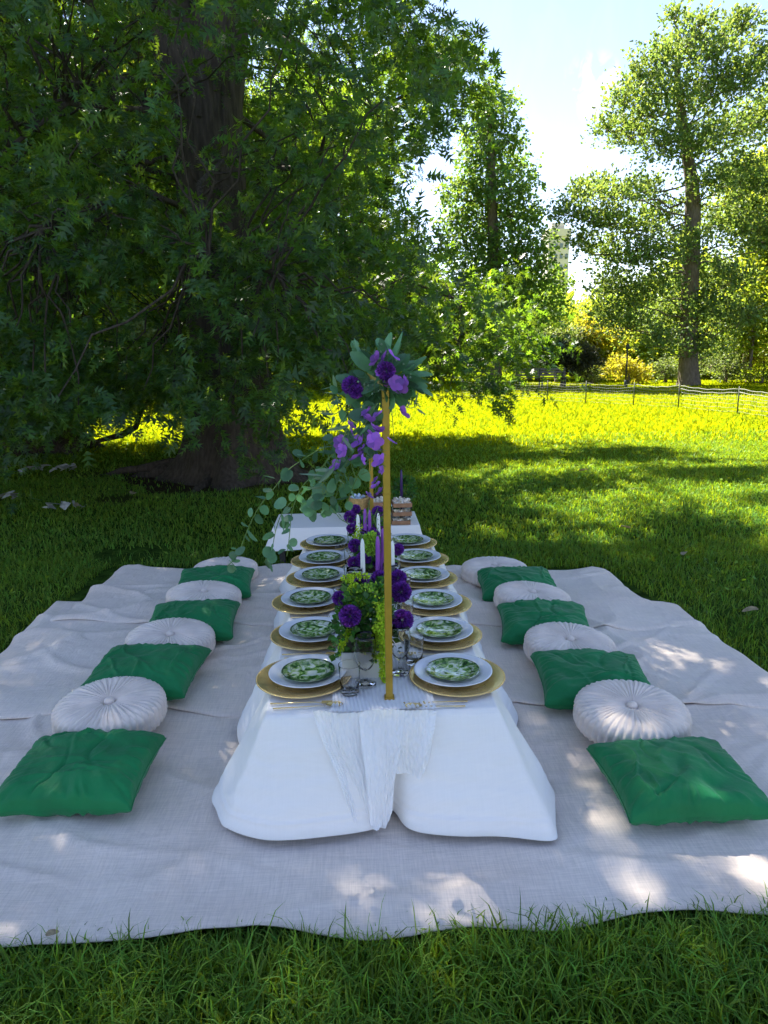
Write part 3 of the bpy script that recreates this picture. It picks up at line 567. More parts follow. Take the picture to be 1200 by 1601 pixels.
# pale tower behind the trees
def tower():
    Yd = 300.; xl = D(850, 460, Yd)[0]; xr = D(882, 460, Yd)[0]; zt = D(866, 372, Yd)[2]; w = xr-xl; cx = (xl+xr)/2; root = empty('pale_tower', (cx, Yd, 0)); tag(root, 'pale high rise tower glimpsed between the treetops', 'building')
    mb = MB(); mb.box((0, 0, zt/2), (w, w, zt)); obj('wall', mb.mesh('wall', False), M['tower'], root)
    mb = MB(); mb.box((0, 0, zt+1.4), (w*1.12, w*1.12, 2.8)); mb.box((0, 0, zt+4.), (w*.6, w*.6, 2.4)); obj('roof', mb.mesh('roof', False), M['tower'], root)
    win = MB(); win.box((0, 0, 0), (1.1, .3, 1.7)); wm = win.mesh('window', False)
    for fl in range(int(zt/4)):
        for k in range(4): obj('window', wm, M['tower_glass'], root, (-w/2+w*(k+.5)/4, -w/2-.1, 2.5+fl*4))
tower()

# ------------------------------------------------------------------ fence, bench, post
def fence():
    px = [(722, 597, 625, 24.5), (797, 598, 624, 23.6), (855, 600, 627, 22.8), (915, 601, 630, 21.6), (990, 602, 634, 20.3), (1060, 603, 638, 19.0), (1152, 610, 647, 17.2), (1262, 620, 660, 15.2), (1400, 630, 676, 13.6)]
    pts = [G(x, y1) for x, y0, y1, d in px]; root = empty('net_fence', pts[0]); tag(root, 'low netting fence on thin dark posts across the far lawn', 'fence')
    o = pts[0]; hts = [.60]*len(pts)
    for p, h in zip(pts, hts):
        mb = MB(); mb.tube([(0, 0, -.05), (random.uniform(-.01, .01), 0, h+.04)], .016, n=6); obj('post', mb, M['steel'], root, p-o)
    for i in range(len(pts)-1):
        a, b = pts[i]-o, pts[i+1]-o; mb = MB()
        for r_, z_ in enumerate((.58, .50, .42, .33, .24, .14, .05)):
            P = []
            for t in np.linspace(0, 1, 13): q = a+(b-a)*t; s_ = math.sin(t*math.pi)*(.05 if r_ < 3 else .02); P.append((q[0], q[1]-.02, z_-s_+.01*math.sin(t*23+r_)))
            mb.tube(P, (.008 if i > 3 else .004) if r_ < 2 else .003, n=4)
        for t in np.linspace(0, 1, 26)[1:-1]:
            q = a+(b-a)*t; mb.tube([(q[0], q[1]-.02, .05), (q[0], q[1]-.02, .58-math.sin(t*math.pi)*.05)], .0015, n=3)
        obj('netting', mb, M['netting'], root)
fence()
def bench():
    c = G(845, 602); c[1] = 30.5; c = D(845, 600, 30.5); c[2] = 0; root = empty('park_bench', c, R(4)); tag(root, 'long dark park bench below the bronze bush', 'bench')
    for z_, y_ in ((.78, .22), (.66, .20), (.54, .18)): mb = MB(); mb.box((0, y_, z_), (2.3, .03, .09), .008); obj('back_slat', mb.mesh('back_slat', False), M['oldwood'], root)
    for y_ in (-.18, -.07, .04, .14): mb = MB(); mb.box((0, y_, .44), (2.3, .085, .03), .006); obj('seat_slat', mb.mesh('seat_slat', False), M['oldwood'], root)
    for x_ in (-1.0, 0, 1.0):
        mb = MB(); mb.box((x_, -.18, .21), (.06, .06, .42)); mb.box((x_, .19, .41), (.06, .05, .82)); mb.box((x_, 0, .40), (.055, .36, .04)); obj('leg', mb.mesh('leg', False), M['steel'], root)
bench()
p0 = D(978, 596, 30.); p0[2] = 0
mb = MB(); mb.tube([(0, 0, 0), (0, 0, .3)], .07, n=10); mb.tube([(0, 0, .3), (0, 0, 1.55)], .035, n=8); mb.lathe([(.0, 1.55), (.09, 1.57), (.07, 1.72), (.0, 1.8)], 10)
tag(obj('park_post', mb, M['steel'], None, p0), 'thin dark post in front of the golden bush', 'post')  # plain thin post with a small cap, no lamp

# ------------------------------------------------------------------ grass
BL = [(-1.80, 5.02), (-.95, 4.98), (1.72, 4.72), (1.84, 3.62), (1.84, 1.62), (-1.76, 1.62), (-1.84, 3.7)]
def in_blanket(x, y, g=0.): return inpoly(x, y, [(px_*(1-g), 3.3+(py_-3.3)*(1-g)) for px_, py_ in BL])
def blades(n, xs, ys, h, w, segs=2, lean=.5, clump=0.):
    pos = np.stack([xs, ys, 0*xs], 1); n = len(xs); th = rng.random(n)*2*math.pi; hh = h*(.45+.75*rng.random(n)); ln = lean*hh*rng.random(n)*1.4
    face = rng.random(n)*math.pi; wx = np.cos(face)*w*(.6+.8*rng.random(n)); wy = np.sin(face)*w
    dx = np.cos(th)*ln; dy = np.sin(th)*ln; V = []; lv = [(0, 0, 1)] + ([(.5, .25, .9)] if segs > 1 else []) + ([(.8, .62, .55)] if segs > 2 else [])
    for (tz, tl, tw) in lv:
        for s_ in (-.5, .5): V.append(np.stack([pos[:, 0]+dx*tl+wx*s_*tw, pos[:, 1]+dy*tl+wy*s_*tw, hh*tz], 1))
    V.append(np.stack([pos[:, 0]+dx, pos[:, 1]+dy, hh*(1-.25*(ln/hh))], 1)); k = len(V); V = np.stack(V, 1).reshape(-1, 3)
    F = []
    for q in range(len(lv)-1): F += [(2*q, 2*q+1, 2*q+3), (2*q, 2*q+3, 2*q+2)]
    q = len(lv)-1; F.append((2*q, 2*q+1, 2*q+2)); F = np.array(F)
    return V, (F[None]+(np.arange(n)*k)[:, None, None]).reshape(-1, 3)
def pts_in(n, x0, x1, y0, y1, tuft=0.):
    x = rng.uniform(x0, x1, n); y = rng.uniform(y0, y1, n); k = ~in_blanket(x, y)
    dens = .5+1.3*fbm(x*3.3, y*3.3, 2, 3)+.45; k &= rng.random(n) < dens
    for (cx, cy, r_) in ((TRUNK[0], TRUNK[1], 1.25), (-6.3, 12.4, 1.3), (-1.75, 5.35, .28), (-2.55, 7.6, .25)):
        dd_ = np.hypot(x-cx, (y-cy))/r_; k &= (dd_ > 1+.8*fbm(x*2, y*2, 4, 2)) | (rng.random(n) < .08)
    return x[k], y[k]
G1 = []
x, y = pts_in(38000, -2.0, 2.6, .9, 1.50); G1.append(blades(0, x, y, .105, .0052, 3, 1.1)); x, y = pts_in(5000, -2.0, 2.6, 1.48, 1.57); G1.append(blades(0, x, y, .065, .0048, 3, 1.1))
x, y = pts_in(8500, -2.2, 2.8, 1.54, 1.63); G1.append(blades(0, x, y, .042, .0042, 3, .8)); x, y = pts_in(260, -2.2, 2.8, 1.53, 1.61); G1.append(blades(0, x, y, .075, .003, 3, .6))
x, y = pts_in(9000, -2.5, 3, -.2, .95); G1.append(blades(0, x, y, .09, .006, 2, .8))
x, y = pts_in(110000, -4.3, 4.3, 1.6, 5.4); m_ = np.abs(x) < 1.2+y*.62; G1.append(blades(0, x[m_], y[m_], .060, .005, 2, 1.0))
x, y = pts_in(120000, -7.5, 8.5, 4.7, 9); m_ = np.abs(x) < 1.2+y*.62; G1.append(blades(0, x[m_], y[m_], .06, .009, 2, 1.0))
x, y = pts_in(60000, -10, 10.5, 8.5, 13); m_ = np.abs(x) < 1.2+y*.62; G1.append(blades(0, x[m_], y[m_], .06, .016, 1, 1.0))
# broad weed leaves among the near grass
x, y = pts_in(1100, -2, 2.6, .95, 1.45); sel = fbm(x*2.5, y*2.5, 3, 2) > .02; x = x[sel]; y = y[sel]
wd = rng.normal(size=(len(x), 3)); wd[:, 2] = .5+rng.random(len(x)); G1.append(scatter(LEAF2_V*[.9, 1, 1], LEAF2_F, np.stack([x, y, .03+0*x], 1), frames(wd, .5), rng.uniform(.03, .06, len(x))))
x, y = pts_in(3500, -6, 6, 4, 9); sel = fbm(x*1.2, y*1.2, 5, 2) > .06; x = x[sel]; y = y[sel]
wd = rng.normal(size=(len(x), 3)); wd[:, 2] = .5; G1.append(scatter(LEAF2_V*[1.2, 1, 1], LEAF2_F, np.stack([x, y, .05+0*x], 1), frames(wd, .8), rng.uniform(.02, .045, len(x))))
tag(obj('grass', cat_mesh('grass', G1), M['grass']), 'uneven shaded grass round the linen blankets', 'grass', kind='stuff')
x, y = pts_in(150000, -18, 22, 11.5, 36); m_ = (np.abs(x) < 2+y*.62) & (rng.random(len(x)) < 14/y); V, F = blades(0, x[m_], y[m_], .085, .035, 1, .8)
tag(obj('lawn_grass', npmesh('lawn_grass', V, F, False), M['grass_far']), 'short sunlit yellow green grass of the far lawn', 'grass', kind='stuff')

# ------------------------------------------------------------------ linen blankets
def base_h(x, y):
    f1 = fbm(x*1.7+5, y*1.7, 0, 2)*.05+fbm(x*4.5+2, y*6, 3, 2)*.012
    rid = 1-np.abs(2*vnoise(x*2.1+y*.8+3, y*2.7-x*.5, 2)-1); rid2 = 1-np.abs(2*vnoise(x*1.2-y*2.0+9, y*1.4+x*1.1, 4)-1)
    return .042+f1+.016*rid**5+.018*rid2**7
def blanket(name, back, front, lift, label, seed, nu=210, nv=90, hem_wave=.0):
    def line(pts, n):
        pts = np.array(pts, float); s = np.concatenate([[0], np.cumsum(np.hypot(*(pts[1:]-pts[:-1]).T))]); t = np.linspace(0, s[-1], n)
        L_ = np.stack([np.interp(t, s, pts[:, i]) for i in (0, 1)], 1)
        for _ in range(4): L_[1:-1] = (L_[:-2]+2*L_[1:-1]+L_[2:])/4
        return L_
    B, F_ = line(back, nu), line(front, nu); v = np.linspace(0, 1, nv)[None, :, None]; P = B[:, None]*(1-v)+F_[:, None]*v
    x, y = P[..., 0].copy(), P[..., 1].copy(); u = np.linspace(-1, 1, nu)[:, None]; x = x+np.abs(u)**8*np.sign(u)*.04*fbm(y*2+seed, 0*y+seed, 1, 3)*2
    z = base_h(x, y)+lift+.006*fbm(x*5+seed, y*5, 3, 3)
    # sharp fold lines and crumples
    for k in range(16):
        rs = np.random.default_rng(seed*100+k); cx, cy_ = rs.uniform(-1.7, 1.7), rs.uniform(F_[:, 1].mean(), B[:, 1].mean()); an = rs.uniform(-.6, .6)+(math.pi/2 if rs.random() < .3 else 0); ln = rs.uniform(.15, .5); w_ = rs.uniform(.012, .03)
        du = (x-cx)*math.cos(an)+(y-cy_)*math.sin(an); dv = -(x-cx)*math.sin(an)+(y-cy_)*math.cos(an)+.04*np.sin(du*7+k); z = z+rs.uniform(.006, .015)*np.exp(-(du/ln)**2-(dv/w_)**2)
    vv = np.linspace(0, 1, nv)[None]; z = z-.010*np.exp(-(1-vv)*nv/1.2)+.004*np.exp(-(1-vv)*nv/7)*(1+np.sin(x*9+seed))-.02*np.exp(-(1-np.abs(u))*nu/2.5)
    V = np.stack([x, y, z], 2).reshape(-1, 3); V2 = V-np.array([0, 0, .0035]); F = grid_faces(nu, nv)[:, ::-1]
    n0 = len(V); E_ = []
    ring = [i*nv for i in range(nu)]+[(nu-1)*nv+j for j in range(1, nv)]+[i*nv+nv-1 for i in range(nu-2, -1, -1)]+[j for j in range(nv-2, 0, -1)]
    for a, b in zip(ring, ring[1:]+ring[:1]): E_.append((a, b, b+n0, a+n0))
    me = npmesh(name, np.concatenate([V, V2]), np.concatenate([F, F[:, ::-1]+n0, np.array(E_)])); o = obj(name, me, M['linen']); tag(o, label, 'blanket', 'linen blankets'); return o
def gl(L, z=.045): return [G(x, y, z)[:2] for x, y in L]
front_hem = [(-1.75, 1.64)]+gl([(20, 1480), (130, 1474), (235, 1468), (330, 1455), (455, 1453), (520, 1464), (575, 1472), (650, 1466), (740, 1443), (800, 1446), (860, 1450), (930, 1440), (990, 1428), (1100, 1424), (1200, 1424)])+[(1.45, 1.60), (1.82, 1.66)]
blanket('linen_blanket', [(-1.74, 3.02), (0, 3.0), (1.78, 2.9)], front_hem, 0, 'front linen blanket with the wavy hem on the near grass', 1)
blanket('linen_blanket', [(-1.80, 4.15), (0, 4.1), (1.84, 3.85)], [(-1.80, 2.84)]+gl([(0, 1125), (120, 1118), (250, 1110), (340, 1122), (800, 1108), (900, 1112), (1000, 1108), (1080, 1106), (1200, 1114)])+[(1.84, 2.64)], .011, 'middle linen blanket overlapping the front one', 2)
blanket('linen_blanket', gl([(200, 889), (260, 893), (330, 897), (440, 884), (700, 892), (830, 894), (905, 893), (945, 894)]), gl([(75, 980), (150, 975), (220, 978), (440, 980), (760, 984), (900, 986), (990, 990), (1070, 980)]), .022, 'far linen blanket under the last cushions, nearest the small table', 3)

# ------------------------------------------------------------------ main tablecloth
TX0, TX1, TY0, TY1, TZ = -.30, .435, 2.06, 4.27, .38
def tablecloth():
    # bottom outline on the ground, clockwise from front-left corner
    g = lambda x, y: tuple(G(x, y, .06)[:2])
    bot = [g(350, 1302), g(415, 1322), g(480, 1320), g(560, 1311), g(598, 1302), g(614, 1287), g(634, 1304), g(665, 1312), g(740, 1316), g(800, 1315), g(874, 1324), (.63, 2.10), (.56, 2.35), (.62, 2.62), (.55, 2.9), (.60, 3.2), (.56, 3.5), (.61, 3.8), (.57, 4.1), (.60, 4.33), (.45, 4.42), (.2, 4.38), (0, 4.42), (-.25, 4.4), (-.44, 4.38), (-.50, 4.3), (-.42, 4.0), (-.47, 3.7), (-.42, 3.4), (-.46, 3.1), (-.42, 2.85), (-.49, 2.6), (-.43, 2.35), (-.50, 2.14)]
    cx, cy_ = (TX0+TX1)/2, (TY0+TY1)/2; n = 560
    def top_at(t):
        per = 2*(TX1-TX0)+2*(TY1-TY0); s = t*per
        if s < TX1-TX0: return (TX0+s, TY0)
        s -= TX1-TX0
        if s < TY1-TY0: return (TX1, TY0+s)
        s -= TY1-TY0
        if s < TX1-TX0: return (TX1-s, TY1)
        s -= TX1-TX0; return (TX0, TY1-s)
    per = 2*(TX1-TX0)+2*(TY1-TY0); W_, Hh = TX1-TX0, TY1-TY0
    # nearest parameter of each bottom point
    ts = []
    cor = {0: 0., 10: W_/per, 19: (W_+Hh)/per, 24: (2*W_+Hh)/per}
    keys = sorted(cor); 
    for i in range(len(bot)):
        k0 = max(k for k in keys if k <= i); nx = [k for k in keys if k > i]; k1 = nx[0] if nx else len(bot); t0 = cor[k0]; t1 = cor[k1] if nx else 1.
        ts.append(t0+(t1-t0)*(i-k0)/(k1-k0))
    ts.append(1.); bot2 = np.array(bot+[bot[0]]); T = np.linspace(0, 1, n, endpoint=False)
    Bx, By = np.interp(T, ts, bot2[:, 0]), np.interp(T, ts, bot2[:, 1])
    for _ in range(8): Bx = (np.roll(Bx, 1)+2*Bx+np.roll(Bx, -1))/4; By = (np.roll(By, 1)+2*By+np.roll(By, -1))/4
    Tp = np.array([top_at(t) for t in T]); 
    nr = 64; rows = []
    fold = fbm(T*per*4.5, 0*T+2, 1, 2)*2; fine = fbm(T*per*11, 0*T+7, 2, 2); dirx, diry = Bx-Tp[:, 0], By-Tp[:, 1]; dl = np.hypot(dirx, diry)+1e-6
    front = np.exp(-((Tp[:, 1]-TY0)/.02)**2)
    for r in range(nr):
        v = r/(nr-1); hgt = TZ*(1-v)**1.0; out = v**.92; q = np.sin(v*math.pi)
        bulge = (.030*fold*v*(1-.3*v)+.014*fine*v)*(1-.25*front); x = Tp[:, 0]+dirx*out+dirx/dl*bulge; y = Tp[:, 1]+diry*out+diry/dl*bulge
        wk = fbm(T*per*3+v*2, v*4+0*T, 4, 3)*.022*v*(1-v*.4)+.010*fbm(T*per*9-v*5, v*9+T*per*3, 1, 3)*(v > .02)+.004*np.exp(-((v-.86)/.012)**2)-.003*np.exp(-((v-.83)/.02)**2)+.02*np.abs(vnoise(T*per*7+v*3, v*1.2+0*T, 2)-.5)**1.5*v; x = x+dirx/dl*wk; y = y+diry/dl*wk
        # centre front gathered into a deep V
        gg = front*np.exp(-((Tp[:, 0]-.075)/.045)**2)*v**2; y = y+gg*.05
        # band near the hem rolls under
        z = TZ-(TZ-.068)*v; z = z+.012*np.exp(-((v-.93)/.05)**2)*0
        if v > .9: k = (v-.9)/.1; y = y+front*.008*k*k; x = x-dirx/dl*.004*k*k*(1-front)
        z = np.maximum(z, base_h(x, y)+.006+.012*(v < .99)); rows.append(np.stack([x, y, z], 1))
    # soften the table edge
    V = []; tops = []
    for s_ in (0., .35, .7, .93, .985, .997): tops.append(np.stack([cx+(Tp[:, 0]-cx)*s_, cy_+(Tp[:, 1]-cy_)*s_, TZ+.0015+.0015*fbm(Tp[:, 0]*s_*9, Tp[:, 1]*s_*9, 3, 3)], 1))
    allr = tops+rows; allr[len(tops)][:, 2] -= .003
    V = np.concatenate(allr); F = grid_faces(len(allr), n, True)[:, ::-1]; me = npmesh('tablecloth', V, F)
    o = obj('tablecloth', me, M['white_cloth']); tag(o, 'long white tablecloth flaring to the blanket over the low dining table', 'tablecloth')
tablecloth()

# gauze runner: a crinkled strip along the table and its swags over the front edge
def gauze():
    root = empty('gauze_runner', (.07, 2.2, TZ)); tag(root, 'sheer crinkled white gauze runner with swags over the front edge', 'table runner'); o = np.array([.07, 2.2, TZ])
    nu, nv = 110, 260; u = np.linspace(-1, 1, nu)[:, None]; y = np.linspace(2.06, 4.2, nv)[None]; w = .165+.02*np.sin(y*5)+.03*np.exp(-(y-2.06)/.15); x = .068+u*w+.012*np.sin(y*11+u*2)
    z = TZ+.006+.004*np.abs(np.sin(u*38+3*np.sin(y*6)+y*3))+.005*(vnoise(x*22, y*16+0*u, 1))+0*y
    y2 = y+0*u; V = np.stack([x+0*y, y2, z], 2).reshape(-1, 3)-o; obj('runner_cloth', npmesh('runner_cloth', V, grid_faces(nu, nv)[:, ::-1]), M['gauze'], root)
    def front_y(z): v = (TZ-z)/TZ; return TY0-.14*v
    def panel(tops, bots, nrow, ncol, k, depth, crink, zb=None):
        # tops, bots: pixel polylines of the upper and lower edge
        tl = np.array(tops, float); bl = np.array(bots, float); t = np.linspace(0, 1, ncol)
        tx, ty = [np.interp(t, np.linspace(0, 1, len(tl)), tl[:, i]) for i in (0, 1)]; bx, by = [np.interp(t, np.linspace(0, 1, len(bl)), bl[:, i]) for i in (0, 1)]
        V = []
        for r in range(nrow):
            v = r/(nrow-1)
            for c in range(ncol):
                e = .5+.5*math.tanh((v-.45)*3)/math.tanh(1.65); ex = v*.45+e*.55
                X_ = tx[c]*(1-ex)+bx[c]*ex; Y_ = ty[c]*(1-v)+by[c]*v
                # intersect with the sloping front of the cloth
                P = D(X_, Y_, TY0-.012)
                for _ in range(14): P = D(X_, Y_, .5*P[1]+.5*(front_y(min(P[2], TZ))-depth*(.25+.75*math.sin(v*math.pi))-.012))
                if r < 3: P[2] = max(P[2], TZ+.004)
                cr_ = (.5+.5*math.sin(c/ncol*crink*.42+k+1.8*math.sin(v*3+k)))*.022*(.35+.65*v)+abs(math.sin(c/ncol*crink*1.6+k+2.5*float(vnoise(c*.1, v*6+k, 1))))*.0035+.005*float(vnoise(c*.35, v*26+k, 2)); P[1] -= cr_; V.append(P)
        V = np.array(V)-o; return npmesh('swag', V, grid_faces(nrow, ncol))
    obj('swag', panel([(488, 1108), (520, 1112), (560, 1113), (600, 1113)], [(545, 1268), (566, 1286), (590, 1290), (606, 1272)], 60, 90, 1, .006, 30), M['gauze'], root)
    obj('swag', panel([(590, 1112), (625, 1108), (655, 1108), (682, 1110)], [(612, 1200), (632, 1205), (655, 1214), (672, 1176)], 50, 70, 5, .014, 22), M['gauze'], root)
    obj('swag', panel([(560, 1112), (590, 1108), (615, 1106), (632, 1108)], [(578, 1280), (590, 1293), (602, 1293), (612, 1262)], 60, 50, 9, .022, 14), M['gauze'], root)
gauze()

# ------------------------------------------------------------------ cushions
def square_pillow(seed, w=.46, d=.39, h=.078):
    n = 88; rs = np.random.default_rng(seed); u, v = np.meshgrid(np.linspace(-1, 1, n), np.linspace(-1, 1, n), indexing='ij')
    u = np.sign(u)*np.abs(u)**.9; v = np.sign(v)*np.abs(v)**.9
    x = w/2*u*(1-.075*(1-v**2)*np.abs(u)**3); y = d/2*v*(1-.075*(1-u**2)*np.abs(v)**3); e = np.clip((1-u**2)*(1-v**2), 0, 1)
    out = []
    for sgn in (1, -1):
        z = h*e**.30*sgn*(1 if sgn > 0 else .75); r_ = np.hypot(u, v)+1e-6; an = np.arctan2(v, u)
        edge = np.clip(np.maximum(np.abs(u), np.abs(v)), 0, 1)
        wr = (vnoise(an*15+seed*3, r_*1.3+seed, 1)-.5)*.040*edge**6*(1-edge**14)+.05*fbm(u*1.6+v*.9+seed*3, v*1.4-u*.7, 2, 3)*(1-edge**6)
        for k in range(13):
            cx, cy_ = rs.uniform(-.8, .8, 2); a = rs.uniform(0, 3.14); L_ = rs.uniform(.25, .8); W_ = rs.uniform(.015, .05); du = (u-cx)*math.cos(a)+(v-cy_)*math.sin(a); dv = -(u-cx)*math.sin(a)+(v-cy_)*math.cos(a)+.08*np.sin(du*5)
            wr = wr+rs.uniform(-.012, .014)*np.exp(-(du/L_)**2-(dv/W_)**2)*(1-edge**10)
        z = z+wr+.003*fbm(u*8+seed, v*8, 3, 3)*(1-edge**6); out.append(np.stack([x, y, z], 2).reshape(-1, 3))
    F = grid_faces(n, n); V = np.concatenate(out); return npmesh('green_cushion', V, np.concatenate([F[:, ::-1]*1, F+n*n])[:, ::-1])
PM = [square_pillow(s) for s in range(4)]
def seam_mesh(w=.46, d=.385):
    P = []
    for t in np.linspace(0, 4, 97)[:-1]:
        k = int(t); a = (t-k)*2-1; u, v = [(a, -1), (1, a), (-a, 1), (-1, -a)][k]; P.append((w/2*u*(1-.075*(1-v*v)*abs(u)**3), d/2*v*(1-.075*(1-u*u)*abs(v)**3), 0))
    P.append(P[0]); mb = MB(); mb.tube(P, .0025, n=5, cap=False); return mb.mesh('seam')
SEAM = seam_mesh()
where = ['nearest the camera', 'second from the camera', 'third from the camera', 'farthest from the camera']
for side, rows in (('left', [(-.945, 2.215, -2, 4), (-.925, 2.935, -6, 6), (-.87, 3.585, 3, 6), (-.87, 4.215, 4, 6)]), ('right', [(1.015, 2.035, 1, 2), (.975, 2.745, -5, 6), (.945, 3.40, -8, 6), (.945, 4.035, -2, 6)])):
    for i, (x, y, rz, tilt) in enumerate(rows):
        hz = float(base_h(x, y))+.068+(.0 if i == 0 else 0)+.21*math.sin(R(tilt))*.85
        o = obj('green_cushion', PM[(i+(2 if side == 'right' else 0)) % 4], M['green_fabric'], None, (x, y, hz), (R(tilt), 0, R(rz)+(math.pi if (i+(side == 'left')) % 2 else 0)*0))
        tag(o, 'emerald green square cushion on the %s blanket row, %s' % (side, where[i]), 'cushion', 'green cushions along the table')
        obj('seam', SEAM, M['green_fabric'], o)
def round_pillow(seed, R0=.204, h=.100):
    nth = 480; rs = np.random.default_rng(seed); th = np.linspace(0, 2*math.pi, nth, endpoint=False)[None]; N_ = 46
    prof = [(0.13, .0), (.45, 0), (.85, .0), (.96, .10), (1.0, .25), (1.015, .38), (1.02, .5), (1.01, .64), (.985, .80), (.955, .9), (.90, .975), (.84, 1.01)]+[(r_, 1.02+.05*math.sin((1-r_)*3)-.34*math.exp(-(r_/.12)**2)) for r_ in (.77, .7, .62, .54, .46, .38, .3, .23, .17, .12, .085, .06)]
    rr = np.array([p[0] for p in prof])[:, None]*R0; zz = np.array([p[1] for p in prof])[:, None]*h; rn = rr/R0
    top = (zz > h*.93)*1.; ph = th*N_+1.6*np.sin(th*5+seed)+4.5*(vnoise(th*5+0*rn, rn*3+seed, 1)-.5)
    pl = np.abs(np.sin(ph/2))**.8; pl2 = np.abs(np.sin(th*N_*.95+3*vnoise(th*9, rn*4, 2))); amp = .0075*np.clip(rn*1.6, .4, 1)*(.6+.8*vnoise(th*8+seed, rn*2.5, 4))*(1-.55*np.clip(rn, 0, 1)**6)
    z = zz+top*(amp*(pl-.5)+.0025*(pl2-.5)*rn+.004*fbm(th*8, rn*5, 3, 2))
    side = (1-top)*(rn > .9); dg = np.sin(th*46+np.where(zz < h*.5, 1, -1)*zz/h*7)
    r2 = rr*(1+side*.042*dg*(.5+.8*np.abs(zz/h-.5)))-side*.006*np.exp(-((zz/h-.5)/.1)**2)
    z = z+side*.003*np.cos(th*46)
    V = np.stack([r2*np.cos(th), r2*np.sin(th), z+0*th], 2).reshape(-1, 3); return npmesh('round_cushion', V, grid_faces(len(prof), nth, True)[:, ::-1])
RM = [round_pillow(1), round_pillow(5)]
mb = MB(); mb.lathe([(.0, .022), (.010, .021), (.018, .015), (.0205, .006), (.019, -.004)], 20); BTN = mb.mesh('button')
for side, rows in (('left', [(-.965, 2.585), (-.905, 3.265), (-.875, 3.90), (-.86, 4.53)]), ('right', [(1.01, 2.415), (.975, 3.085), (.955, 3.72), (.865, 4.31)])):
    for i, (x, y) in enumerate(rows):
        o = obj('round_cushion', RM[i % 2], M['cream_velvet'], None, (x, y, float(base_h(x, y))+(.042 if i < 3 else .02)), (R(4 if i < 3 else 0), 0, i*.7), (1, 1, 1))
        tag(o, 'cream pleated round velvet cushion on the %s blanket row, %s' % (side, where[i]), 'cushion', 'round pleated cushions along the table'); obj('button', BTN, M['cream_velvet'], o, (0, 0, .088))

# ------------------------------------------------------------------ place settings
mb = MB(); mb.lathe([(.0, .004), (.095, .004), (.105, .006), (.115, .012), (.158, .017), (.164, .0175), (.165, .0155), (.158, .013), (.112, .007), (.10, .0), (0, 0)], 96); CH = mb.mesh('charger_plate')
mb = MB()
for k in range(132): t = k/132*2*math.pi; mb.lathe([(0, .0025), (.0026, .001), (.0026, -.001), (0, -.002)], 5, (.1618*math.cos(t), .1618*math.sin(t), .0178))
BEAD = mb.mesh('beaded_rim')
mb = MB(); mb.lathe([(.0, .007), (.080, .007), (.088, .009), (.096, .0145), (.130, .0215), (.1345, .0225), (.1352, .0205), (.13, .0185), (.094, .010), (.085, .003), (.07, 0), (0, 0)], 80); DP = mb.mesh('dinner_plate')
mb = MB(); mb.lathe([(.0, .0065), (.058, .0065), (.063, .008), (.070, .0125), (.0905, .0165), (.0925, .0165), (.092, .015), (.07, .010), (.06, .003), (.05, 0), (0, 0)], 72); SP = mb.mesh('salad_plate')
mb = MB(); mb.lathe([(.0, .0), (.0265, .0), (.0295, .003), (.033, .05), (.0362, .1), (.0366, .1012), (.0350, .1012), (.0345, .1), (.0315, .05), (.0275, .014), (.0, .012)], 40); TUM = mb.mesh('tumbler')
mb = MB(); mb.lathe([(.0, .0), (.034, .0), (.035, .0015), (.028, .004), (.010, .008), (.0055, .013), (.0065, .022), (.0050, .03), (.0065, .042), (.011, .052), (.024, .066), (.033, .085), (.0375, .11), (.0375, .14), (.0355, .165), (.0338, .178), (.0325, .178), (.034, .165), (.036, .14), (.036, .11), (.0315, .086), (.022, .068), (.008, .056), (0, .054)], 44); GOB = mb.mesh('goblet')
def fork_meshes():
    h = MB(); h.tube([(.03, 0, .002), (.06, 0, .004), (.12, 0, .003), (.205, 0, .002)], [.0018, .0022, .0026, .0036], n=8, flat=.5)
    hd = MB(); hd.box((.012, 0, .0035), (.036, .018, .0016), .0006)
    t = MB(); t.box((-.026, 0, .003), (.042, .0022, .0014)); return h.mesh('handle'), hd.mesh('neck', False), t.mesh('tine', False)
FH, FN, FT = fork_meshes()
mb = MB(); V = []; nu, nv = 18, 20
for i in range(nu):
    for j in range(nv): r_ = i/(nu-1); t = 2*math.pi*j/nv; V.append((-.01+r_*.027*math.cos(t), r_*.0175*math.sin(t)*(1-.18*math.cos(t)), .001+.006*r_*r_))
mb.add(V, [(i*nv+j, i*nv+(j+1) % nv, (i+1)*nv+(j+1) % nv, (i+1)*nv+j) for i in range(nu-1) for j in range(nv)]); SB = mb.mesh('bowl')
NTH = ['nearest', 'second nearest', 'third nearest', 'third farthest', 'second farthest', 'farthest']
plL = [(481, 1048), (489, 983), (486, 933), (502, 897), (506, 870), (514, 844)]; plR = [(708, 1046), (686, 983), (675, 936), (660, 897), (650, 868), (637, 843)]
